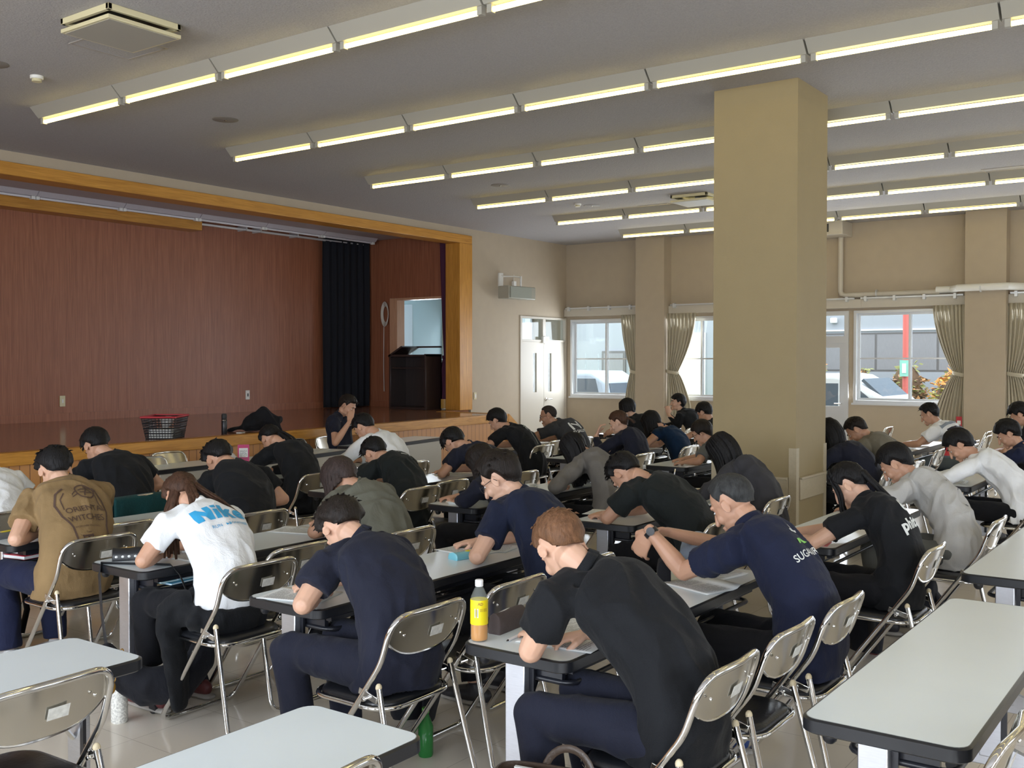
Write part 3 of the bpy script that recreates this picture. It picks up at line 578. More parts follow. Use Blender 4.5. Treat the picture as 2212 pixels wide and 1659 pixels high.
# ================================================================ FOLDING CHAIR (faces +y, origin on the floor under the seat)
def make_chair():
    o = thing('folding_chair', 'x', 'chair')
    R = .0115; hw = .215
    # front leg frame: one bent tube that also carries the backrest
    def corner(p, q, r_, s, n=5):   # rounded corner polyline p->q->r_
        p, q, r_ = V(p), V(q), V(r_); a = q + (p-q).normalized()*s; b = q + (r_-q).normalized()*s
        return [a.lerp(q, i/n).lerp(q.lerp(b, i/n), i/n) for i in range(n+1)]
    top, bend, foot = .775, .60, .012
    L = [V((-hw, .23, foot+.02)), V((-hw, -.185, bend))]
    pts = [V((0, .235, foot))] + corner((0, .235, foot), (-hw, .235, foot), (-hw, -.185, bend), .06) + corner((-hw, .23, foot), (-hw, -.185, bend), (-hw, -.245, top), .04) \
        + corner((-hw, -.185, bend), (-hw, -.245, top), (0, -.265, top), .085, 8) + [V((0, -.268, top+.004))]
    pts = pts + [V((-p.x, p.y, p.z)) for p in reversed(pts[1:-1])] + [V((0, .235, foot))]
    MB().tube(pts, R, n=10, caps=False).build('back_frame', M('chrome'), o, smooth=True, angle=180)
    hr = .235
    for s in (-1, 1): pass
    rp = [V((-hr+.03, -.165, .505))] + corner((-hr+.03, -.165, .505), (-hr, -.29, foot), (0, -.29, foot), .06)
    rp = rp + [V((-p.x, p.y, p.z)) for p in reversed(rp)]
    MB().tube(rp, R, n=10, caps=False).build('rear_frame', M('chrome'), o, smooth=True, angle=180)
    for s in (-1, 1):
        MB().ell((s*(hr-.03), -.165, .507), (.0125, .0125, .016), nu=10, nv=6).build('end_cap', M('cap_ivory'), o, smooth=True)
        MB().obox((s*(hw+.004), -.125, .475), (.004, 0, 0), (0, .045, .012), (0, -.003, .012)).tube([(s*.2, -.12, .465), (s*.245, -.12, .465)], .008, n=8).build('hinge_link', M('chrome'), o, bevel=.002)
    # seat
    def dshape(w, d0, d1, n=10, r_=.1):
        P = []
        for cx, cy, a0 in ((w-r_, d1-r_, 0), (-w+r_, d1-r_, 90), (-w+r_*1.0, d0+r_, 180), (w-r_, d0+r_, 270)):
            for i in range(n+1): a = radians(a0 + 90*i/n); P.append((cx + r_*cos(a), cy + r_*sin(a)*(1.0)))
        return P
    P = dshape(.195, -.185, .20); n = len(P)
    mb = MB(); vs = []; fs = []
    lv = ((1.0, .418), (1.0, .432), (.97, .443), (.86, .450), (.5, .452), (.0, .450))
    for k, z in lv:
        for a, b_ in P: vs.append((a*k, (b_-.007)*k+.007, z - .004*(1-k)))
    for j in range(len(lv)-1):
        for i in range(n): i2 = (i+1) % n; fs.append((j*n+i, j*n+i2, (j+1)*n+i2, (j+1)*n+i))
    fs.append(tuple(range(n-1, -1, -1))); mb.add(vs, fs); mb.build('seat', M('seat_vinyl'), o, smooth=True, angle=60)
    P = dshape(.205, -.195, .21); MB().tube([(a, b_, .421) for a, b_ in P] + [(P[0][0], P[0][1], .421)], .010, n=8, caps=False).build('seat_frame', M('chrome'), o, smooth=True, angle=180)
    # backrest plate: curved stamped metal
    w2 = .205
    def bf(u, v):
        x = (u*2-1)
        zt = .768; drop = .158 * (1 - abs(x)**3.2 * .42)
        z = zt - v*drop - (abs(x)**6)*.018*(1-v)
        y = -.262 + .028*x*x + (zt - z)*.30
        return (x*w2, y, z)
    bp = MB().sheet(bf, 18, 8, .004).build('backrest', M('stainless'), o, smooth=True, angle=70)
    MB().tube([bf(i/18, 1.0) for i in range(19)], .005, n=6).build('backrest_rim', M('chrome'), bp, smooth=True)
    MB().obox((.03, -.2445, .683), (.034, .0, .0), (0, .0006, 0), (0, -.006, .019)).build('label_sticker', M('label_paper'), bp)
    for s in (-1, 1): MB().ell((s*.15, -.246 if False else -.240, .70), (.006, .006, .006), nu=8, nv=5).build('rivet', M('chrome'), bp, smooth=True)
    note_kids(o); return o
chair0 = make_chair(); chair_used = False
def chair(x, y, rz, label, group='chrome folding chairs in the hall', skip=()):
    global chair_used
    if not chair_used:
        chair_used = True; chair0.location = (x, y, 0); chair0.rotation_euler = (0, 0, rz); chair0['label'] = label; chair0['group'] = group; return chair0
    return dup(chair0, (x, y, 0), rz, label, group, skip)
# ================================================================ FOLDING TABLE (origin on the floor at the x-min, y-max corner; extends +x, -y)
def make_table(L=1.8, D=.45, panel=False):
    o = thing('folding_table', 'x', 'table')
    def rr(x0, x1, y0, y1, r_, n=5):
        P = []
        for cx, cy, a0 in ((x1-r_, y1-r_, 0), (x0+r_, y1-r_, 90), (x0+r_, y0+r_, 180), (x1-r_, y0+r_, 270)):
            for i in range(n+1): a = radians(a0+90*i/n); P.append((cx+r_*cos(a), cy+r_*sin(a)))
        return P
    tp = MB().prism(rr(.008, L-.008, -D+.008, -.008, .045), .668, .70).build('tabletop', M('laminate'), o)
    A = rr(0, L, -D, 0, .05); B = rr(.009, L-.009, -D+.009, -.009, .045); n = len(A); vs = []; fs = []
    for P, z in ((B, .7005), (A, .695), (A, .662), (B, .656)):
        for a, b_ in P: vs.append((a, b_, z))
    for j in range(3):
        for i in range(n): i2 = (i+1) % n; fs.append((j*n+i2, j*n+i, (j+1)*n+i, (j+1)*n+i2))
    for i in range(n): i2 = (i+1) % n; fs.append((3*n+i2, 3*n+i, i, i2))
    MB().add(vs, fs).build('edge_band', M('black_plastic'), tp, smooth=True, angle=50)
    r_ = MB(); r_.box(.12, L-.12, -D+.05, -D+.08, .625, .668); r_.build('apron_rail', M('black_metal'), o)
    r_ = MB(); r_.box(.12, L-.12, -.08, -.05, .625, .668); r_.build('apron_rail', M('black_metal'), o)
    for x, s in ((.095, 1), (L-.095, -1)):
        ym = -.185
        MB().box(x-.018, x+.018, ym-.042, ym+.042, .09, .66).build('leg', M('aluminium'), o, bevel=.004)
        MB().box(x-.022 if s < 0 else x+.010, x-.010 if s < 0 else x+.022, ym-.062, ym-.043, .09, .66).build('leg_guard', M('black_metal'), o)
        MB().prism([(ym-.05, .15), (ym+.04, .15), (-.035, .085), (-.035, .055), (-D+.035, .055), (-D+.035, .085)], x-.016, x+.016, 'x').build('foot', M('aluminium'), o, bevel=.004)
        for y in (-.04, -D+.04):
            c = MB().tube([(x-.02, y, .026), (x+.02, y, .026)], .026, n=16).build('caster', M('rubber'), o, smooth=True, angle=50)
            MB().box(x-.012, x+.012, y-.018, y+.018, .03, .088).build('caster_fork', M('black_plastic'), c, bevel=.003)
        MB().tube([(x-s*.045, -.075, .662), (x-s*.045, -.075, .645)], .022, rnd=True, n=12).build('bumper', M('black_plastic'), o, smooth=True) if True else None
        MB().tube([(x+s*.02, ym, .40), (x+s*.20, ym, .655)], .009, n=8).build('brace', M('chrome'), o, smooth=True)
    # wire shelf under the top
    sh = MB(); z = .585; A = rr(.13, L-.13, -D+.06, -.10, .05, 4); A.append(A[0])
    sh.tube([(a, b_, z) for a, b_ in A], .010, n=8, caps=False)
    shf = sh.build('shelf_frame', M('black_metal'), o, smooth=True, angle=180)
    for k in range(3): y = -D+.06 + (D-.16)*(k+1)/4; MB().tube([(.13, y, z), (L-.13, y, z)], .005, n=6).build('shelf_bar', M('black_metal'), shf, smooth=True)
    for x in (.14, L-.14): MB().box(x-.01, x+.01, -D+.1, -.14, .585, .66).build('shelf_bracket', M('black_metal'), o)
    if panel: MB().box(.06, L-.06, -.024, -.010, .26, .655).build('modesty_panel', M('panel_white'), o)
    note_kids(o); return o
mat('panel_white', (0.50, 0.48, 0.43), .5)
tab0 = make_table(); used_t = False
def table(x, y, label, rz=0, group='long folding tables in rows', src=None):
    global used_t
    s = src or tab0
    if s is tab0 and not used_t: used_t = True; s.location = (x, y, 0); s['label'] = label; s['group'] = group; s.rotation_euler = (0,0,rz); return s
    return dup(s, (x, y, 0), rz, label, group)
TAB = [
 (.27, 2.22, 'empty white-topped table at the bottom centre of the picture'),
 (.27, 3.46, 'empty white-topped table at the lower left corner'),
 (2.79, 1.02, 'empty white-topped table at the lower right, nearest the camera'),
 (2.83, 2.27, 'table with the yellow tea bottle on its near corner'),
 (2.85, 3.46, 'table where the navy polo man and the man in glasses write'),
 (2.88, 4.68, 'table with the dotted pencil case, used by the woman with the printed white shirt'),
 (2.88, 5.88, 'table where the person in the brown printed T-shirt leans'),
 (2.88, 7.13, 'table against the stage side where the black T-shirt writer before the teal-draped chair sits'),
 (5.13, 1.10, 'empty white-topped table at the right edge of the picture'),
 (5.40, 2.23, 'table before the ponytailed woman in the black logo T-shirt'),
 (5.43, 3.46, 'table before the bent man in plain black, left of the column'),
 (5.45, 4.68, 'table with scattered papers before the writer hidden by the man in glasses'),
 (5.45, 5.90, 'table before the black T-shirt with white back lettering'),
 (5.45, 7.13, 'table before the black hoodie with a ponytail and the white long sleeve'),
 (8.68, 2.23, 'table before the boy in the white long-sleeved shirt'),
 (8.75, 3.46, 'table right of the column, before the olive T-shirt'),
 (8.72, 4.72, 'table left of the column, before the writer with glasses half behind it'),
 (8.75, 5.90, 'table before the woman with tied brown hair and navy top'),
 (8.80, 7.13, 'table before the grey T-shirt with white lettering at the foot of the stage stairs'),
 (11.9, 2.23, 'farthest right table near the pillar'),
 (11.6, 3.46, 'table with the purple laptop case before the striped T-shirt'),
 (12.0, 5.90, 'table just left of the column before the half hidden black head'),
 (12.05, 7.30, 'table below the corner window with a small pale box'),
]
for x, y, l in TAB: table(x, y, l)
tabf = make_table(panel=True); tabf.name = 'front_table'
sh_ = make_table(L=.95, panel=True); sh_.name = 'front_table'
rz = radians(10)
def ftable(s, xr, yr, L, label, rz=rz):   # front tables have their panel towards the hall: turned half round
    # right-front corner (xr, yr) on the hall side
    s.location = (xr, yr, 0); s.rotation_euler = (0, 0, pi + rz); s['label'] = label; s['group'] = 'front desks with panels before the stage'
ftable(tabf, 8.30, 8.24, 1.8, 'panelled front desk where the man facing the hall sits')
f2 = dup(tabf, (10.40, 8.60, 0), pi + radians(10), 'panelled front desk with nothing on it, right of the man facing the hall', 'front desks with panels before the stage')
ftable(sh_, 6.60, 8.15, .95, 'short front desk at left holding the pink leaflet stand', radians(4))
# ================================================================ PEOPLE
SK = {}
for nm, c in (('a', (0.52, 0.29, 0.19)), ('b', (0.60, 0.36, 0.25)), ('c', (0.42, 0.225, 0.14))): SK[nm] = mat('skin_' + nm, c, .5, var=.06, vscale=12, bump=.05, bscale=120, sss=.08)
def hairmat(n, c, r=.55): return mat('hair_' + n, c, r, bump=.6, bscale=16, stretch=(9, 9, 2), var=.35, vscale=8, spec=.22)
hairmat('black', (0.007, 0.0065, 0.007)); hairmat('dark', (0.014, 0.010, 0.008)); hairmat('brown', (0.055, 0.026, 0.015)); hairmat('ash', (0.040, 0.027, 0.024)); hairmat('grey', (0.035, 0.036, 0.036), .6); hairmat('chestnut', (0.14, 0.068, 0.034)); hairmat('buzz', (0.03, 0.022, 0.018), .8)
for n_, c in dict(black=(.008,.009,.011), blackgreen=(.010,.013,.013), navy=(.012,.016,.040), navy2=(.009,.013,.032), navyp=(.013,.015,.028), blue=(.004,.020,.055), brown=(.235,.155,.072), white=(.80,.82,.84), offwhite=(.46,.455,.44), grey=(.155,.145,.132), slate=(.040,.040,.046), sage=(.125,.125,.098), olive=(.17,.155,.118), dkgrey=(.035,.036,.040), jeansnavy=(.012,.016,.045), jeans=(.13,.16,.18), kgrey=(.12,.125,.12), khaki=(.20,.18,.12), trblack=(.007,.0075,.010), teal=(.008,.045,.048), paleblue=(.28,.33,.40)).items(): cloth('cloth_' + n_, c)
mat('shoe_dark', (0.02, 0.02, 0.025), .5); mat('shoe_red', (0.12, 0.03, 0.03), .5); mat('shoe_white', (0.6, 0.6, 0.6), .5); mat('shoe_blue', (0.02, 0.05, 0.18), .5); mat('sole', (0.35, 0.33, 0.30), .6); mat('neon', (0.5, 0.75, 0.08), .5); mat('sock_navy', (0.012, 0.015, 0.03), .9)
mat('eye_white', (0.7, 0.7, 0.7), .3); mat('iris', (0.01, 0.008, 0.006), .2); mat('lip', (0.42, 0.16, 0.13), .5); mat('spectacle', (0.015, 0.015, 0.018), .3)
mat('print_white', (0.70, 0.72, 0.70), .7); mat('print_blue', (0.03, 0.33, 0.62), .6); mat('print_brown', (0.075, 0.042, 0.03), .8); mat('print_green', (0.25, 0.62, 0.12), .6); mat('print_black', (0.02, 0.02, 0.04), .7); mat('print_grey', (0.35, 0.36, 0.36), .7); mat('print_pale', (0.50, 0.56, 0.48), .7)

def rotm(yaw, pitch, roll):  # yaw about z (left +), pitch nods down (+), roll tilts
    return (Matrix.Rotation(yaw, 3, 'Z') @ Matrix.Rotation(-pitch, 3, 'X') @ Matrix.Rotation(roll, 3, 'Y'))
def head_shapes(mb, c, R, s=1.0, far=False):
    def e(p, r, M2=None): mb.ell(c + R @ (V(p)*s), tuple(x*s for x in r), (R @ M2) if M2 else R, nu=16, nv=11)
    e((0, -.012, .035), (.075, .094, .083)); e((0, .020, -.010), (.063, .070, .083)); e((0, .026, -.062), (.051, .053, .043)); e((0, .070, -.096), (.021, .018, .017))
    e((0, .074, .030), (.050, .017, .013)); e((.036, .058, -.030), (.024, .022, .026)); e((-.036, .058, -.030), (.024, .022, .026))
    mb.tube([c + R @ (V(p)*s) for p in ((0, .082, .018), (0, .098, -.012), (0, .108, -.034))], [(.009*s, .010*s), (.010*s, .012*s), (.013*s, .011*s)], side=R @ V((1,0,0)), n=10, rnd=True)
    e((0, .086, -.062), (.021, .010, .006)); e((0, .084, -.073), (.018, .010, .007))
    for sg in (-1, 1):
        Z = Matrix.Rotation(sg*radians(-22), 3, 'Z') @ Matrix.Rotation(radians(-8), 3, 'X')
        e((sg*.0745, -.008, -.006), (.0062, .0145, .026), Z)
        mb.tube([c + R @ ((V((sg*.0745, -.007, -.006)) + Z @ V((sg*.0055, .0145*cos(a), .026*sin(a))))*s) for a in [radians(x) for x in range(-100, 150, 25)][::-1]], .0038*s, n=6)
def hand(mb, w, d, up, curl=.5, s=1.0, thumb=1, pen=False):
    """w wrist, d direction to the fingers, up back of the hand, thumb side +1/-1 along d x up"""
    d = V(d).normalized(); up = V(up); up = (up - d*up.dot(d)).normalized(); x = d.cross(up)
    P = lambda a, b, c_: w + x*(a*s) + d*(b*s) + up*(c_*s)
    mb.tube([P(0, -.02, 0), P(0, .02, 0), P(0, .055, .002), P(0, .088, 0)], [(.026*s, .019*s), (.034*s, .017*s), (.041*s, .015*s), (.038*s, .012*s)], side=x, n=12, rnd=True)
    for k, (fx_, L) in enumerate(((-.033, .062), (-.011, .074), (.011, .080), (.033, .072))):
        fx2 = fx_ * -thumb; p = P(fx2, .080, 0); a = 0; pts = [P(fx2*.9, .06, 0), p]
        for i, seg in enumerate((.45, .32, .27)):
            a += curl * (.55, .8, .5)[i] * (1.25 if (pen and k > 1) else 1) + .04*k
            q = (d*cos(a) - up*sin(a)).normalized(); p = p + q*(L*s*seg) + x*(fx2*.06*s); pts.append(p)
        mb.tube(pts, [.0088*s, .0086*s, .0082*s, .0076*s, .0068*s], n=8, rnd=True)
    t0 = P(.026*thumb, .012, -.004); t1 = P(.050*thumb, .042, -.014); t2 = P(.052*thumb - .012*thumb*curl, .070, -.022 - .012*curl); t3 = P(.046*thumb - .028*thumb*curl, .092, -.030 - .02*curl)
    mb.tube([t0, t1, t2, t3], [.014*s, .012*s, .0098*s, .0082*s], n=8, rnd=True)
def bez(p0, p1, p2, p3, t): return p0*(1-t)**3 + p1*(3*t*(1-t)**2) + p2*(3*t*t*(1-t)) + p3*t**3
def wrinkle(o, amp, seed, fold=9.0):
    me = o.data; sv = V((seed*3.7, seed*1.3, seed*7.1)); cs = [v.co.copy() for v in me.vertices]; ns = [v.normal.copy() for v in me.vertices]
    out = []
    for c, n_ in zip(cs, ns):
        q = V((c.x*fold*.8, c.y*fold*.9, c.z*fold*.55)) + sv; w = noise.noise_vector(q*.5)*.9
        a = 1 - abs(noise.noise(q + w))*2.6; b_ = noise.noise(q*2.3 + w)
        k = c + n_*(amp*(a*.75 - .35 + b_*.35)); out += [k.x, k.y, k.z]
    me.vertices.foreach_set('co', out); me.update()

def hair(head_c, R, style, m, body, s=1.0, seed=1, vol=1.0, fringe=None, locks=None):
    th = {'buzz': .007, 'short': .020, 'mop': .026, 'bob': .026, 'tied': .016}[style] * vol
    ef = {'buzz': 38, 'short': 30, 'mop': 12, 'bob': 14, 'tied': 30}[style] if fringe is None else fringe
    nb = {'buzz': -40, 'short': -49, 'mop': -51, 'bob': -54, 'tied': -46}[style]
    sd = {'buzz': 8, 'short': 0, 'mop': -6, 'bob': -25, 'tied': 4}[style]
    NA, NR = 64, 18; vs = []; fs = []
    def hl(a):  # azimuth 0 = front
        a = abs((a + pi) % (2*pi) - pi); d_ = degrees_(a)
        if d_ < 55: return ef + (0 if style != 'mop' else 4*sin(a*9))
        if d_ < 72: return ef + (sd - 14 - ef) * (d_-55)/17
        if d_ < 88: return sd - 14 + (14)*(d_-72)/16
        if d_ < 104: return sd + 2
        if d_ < 124: return sd + (nb*.8 - sd)*(d_-104)/20
        if d_ < 150: return nb*.8 + nb*.2*(d_-124)/26
        return nb
    for j in range(NR+1):
        v = j/NR
        for i in range(NA):
            a = 2*pi*i/NA; h = radians(hl(a)); el = pi/2 + (h - pi/2)*v
            d = V((sin(a)*cos(el), cos(a)*cos(el), sin(el)))
            rx, ry, rz_ = .078, .097 if d.y < 0 else .090, .086
            rad = 1/sqrt((d.x/rx)**2 + (d.y/ry)**2 + (d.z/rz_)**2)
            aa = abs((a + pi) % (2*pi) - pi)
            ch = cos(el)
            if d.z < 0 and aa > 1.75: rc = 1/sqrt((d.x/.067)**2 + (d.y/.085)**2 + 1e-9); kq = min(1, (aa-1.75)*2.5)*min(1, -d.z*6); rad = rad*(1-kq) + max(rad, min(rc, .150))*kq
            ramp = min(1, (1-v)*7)
            g = noise.noise(V((sin(a)*9+seed, cos(a)*9, el*1.2)))*.0045 + noise.noise(V((sin(a)*22+seed, cos(a)*22, el*1.0)))*.0028 + noise.noise(d*4 + V((seed,0,0)))*.004
            if style == 'buzz': g *= .2
            t_ = th*(1 + .25*max(0, d.z))*ramp - .005*(1-ramp) + g*ramp*vol
            p = V((0, -.010, .034)) + d*(rad + t_)
            vs.append(head_c + R @ (p*s))
    for j in range(NR):
        for i in range(NA): i2 = (i+1) % NA; fs.append((j*NA+i, (j+1)*NA+i, (j+1)*NA+i2, j*NA+i2))
    fs.append(tuple(NR*NA+i for i in range(NA))); mb = MB(); mb.add(vs, fs)
    rnd = random.Random(seed)
    if style in ('short', 'mop'):   # loose tufts that break up the outline
        for k in range(int(90*min(1, vol)) if style == 'short' else 80):
            a = rnd.uniform(-pi, pi); el = radians(rnd.uniform(25, 85)) if abs(a) > .9 else radians(rnd.uniform(ef+6, 85))
            d = V((sin(a)*cos(el), cos(a)*cos(el), sin(el))); base = V((0, -.01, .034)) + V((d.x*.078, d.y*.095, d.z*.086)) + d*th*.72
            fl = V((d.x, d.y, 0)).normalized()*.6 + V((rnd.uniform(-.35,.35), rnd.uniform(-.3,.3), -.55 + .5*d.z)); fl.normalize()
            if style == 'mop': fl = (fl + V((0, .25, -.3))).normalized()
            kq = rnd.uniform(.6, 1)*min(1, .45 + vol*.5); p1 = base + fl*.020*kq + d*.003; p2 = base + fl*.038*kq
            mb.tube([head_c + R @ (q*s) for q in (base - d*.004, p1, p2)], [(.008*s, .004*s), (.006*s, .003*s), (.001*s, .0008*s)], side=R @ V((-fl.y, fl.x, 0)), n=6)
    for lk in (locks or []):   # polylines with radii, or sheets
        if lk[0] == 'sheet': mb.sheet(lk[1], lk[2], lk[3], lk[4]); continue
        pts, r0, r1 = lk; n_ = len(pts); rr_ = [((r0 + (r1-r0)*(i/(n_-1))), (r0 + (r1-r0)*(i/(n_-1)))*.55) for i in range(n_)]
        mb.tube(pts, rr_, n=8, rnd=False)
    o = mb.build('hair', m, body, smooth=True, angle=180); return o
def degrees_(a): return a*180/pi
def hang_sheet(c, R, s, seed, az0, az1, length, el=5, z_stop=None, fwd=0.0, th=.016, out=1.0):
    """a continuous curtain of hair that leaves the head around the given azimuths and falls under gravity"""
    def fn(u, v):
        a = radians(az0 + (az1-az0)*u); e = radians(el); d = V((sin(a)*cos(e), cos(a)*cos(e), sin(e)))
        g1 = noise.noise(V((u*abs(az1-az0)*.11 + seed, v*.7, 0))); g2 = noise.noise(V((u*abs(az1-az0)*.33 + seed*2, v*.8, 3)))
        o_ = V((0, -.01, .034)); p0 = c + R @ ((o_ + V((d.x*.045, d.y*.055, .100)))*s); p1 = c + R @ ((o_ + V((d.x*.074, d.y*.090, .078)))*s); p2 = c + R @ ((o_ + V((d.x*.094*out, d.y*.110*out, .02)))*s)
        ln = length*(1 + .12*g1 + .10*g2*v); t = v*4
        if t < 1: p = p0.lerp(p1, t)
        elif t < 2: p = p1.lerp(p2, t-1)
        else:
            q = (t-2)/2; dn = (R @ V((d.x*.10, d.y*.10, -1))).normalized(); g = min(1, q*1.6)
            p = p2 + (dn*(1-g*.5) + V((0, fwd, -1))*(g*.5)).normalized()*(ln*q)
        nr = R @ V((d.x, d.y, 0)); p = p + nr*((g1*.008 + g2*.0055)*min(1, t))
        if z_stop and p.z < z_stop: p.z = z_stop
        return p
    return ('sheet', fn, max(10, int(abs(az1-az0)/3.2)), 22, th*s)

FONT = None
def flat_mesh(kind, data, size=1.0, bold=0.0, space=1.0, shear=0.0):
    cu = bpy.data.curves.new('t', 'FONT') if kind == 'text' else bpy.data.curves.new('t', 'CURVE')
    if kind == 'text': cu.body = data; cu.size = size; cu.align_x = 'CENTER'; cu.align_y = 'CENTER'; cu.offset = bold; cu.space_character = space; cu.shear = shear; cu.resolution_u = 3
    else:
        cu.dimensions = '2D'; cu.fill_mode = 'BOTH'
        for poly in data:
            sp_ = cu.splines.new('POLY'); sp_.points.add(len(poly)-1); sp_.use_cyclic_u = True
            for i, (a, b_) in enumerate(poly): sp_.points[i].co = (a*size, b_*size, 0, 1)
    o = bpy.data.objects.new('t', cu); COL.objects.link(o); dg = bpy.context.evaluated_depsgraph_get(); dg.update()
    me = bpy.data.meshes.new_from_object(o.evaluated_get(dg)); bpy.data.objects.remove(o); bpy.data.curves.remove(cu); return me
def decal(name, me, m, shirt, parent, origin, right, up, lift=.0022, cell=.012, roll=0, label=None):
    """lays a flat mesh on the cloth surface by casting it along -normal"""
    right = V(right).normalized(); up = V(up); up = (up - right*up.dot(right)).normalized(); n_ = right.cross(up)
    if roll: q = Matrix.Rotation(roll, 3, n_); right, up = q @ right, q @ up
    bm = bmesh.new(); bm.from_mesh(me)
    bmesh.ops.triangulate(bm, faces=bm.faces)
    for it in range(5):
        es = [e for e in bm.edges if e.calc_length() > cell]
        if not es: break
        bmesh.ops.subdivide_edges(bm, edges=es, cuts=1); bmesh.ops.triangulate(bm, faces=[f for f in bm.faces if len(f.verts) > 3])
    bm0 = bmesh.new(); bm0.from_mesh(shirt.data); tree = BVHTree.FromBMesh(bm0); bm0.free()
    bad = []
    for v in bm.verts:
        p = V(origin) + right*v.co.x + up*v.co.y + n_*.35
        h, hn, _, _ = tree.ray_cast(p, -n_, .7)
        if h is None: bad.append(v)
        else: v.co = h + n_*lift*.5 + hn*lift
    bmesh.ops.delete(bm, geom=bad, context='VERTS')
    for f in bm.faces:
        if f.normal.dot(n_) < 0: f.normal_flip()
    bm.to_mesh(me); bm.free(); me.name = name; me.materials.clear(); me.materials.append(m)
    o = bpy.data.objects.new(name, me); COL.objects.link(o); o.parent = parent
    if label: o['label'] = label
    return o

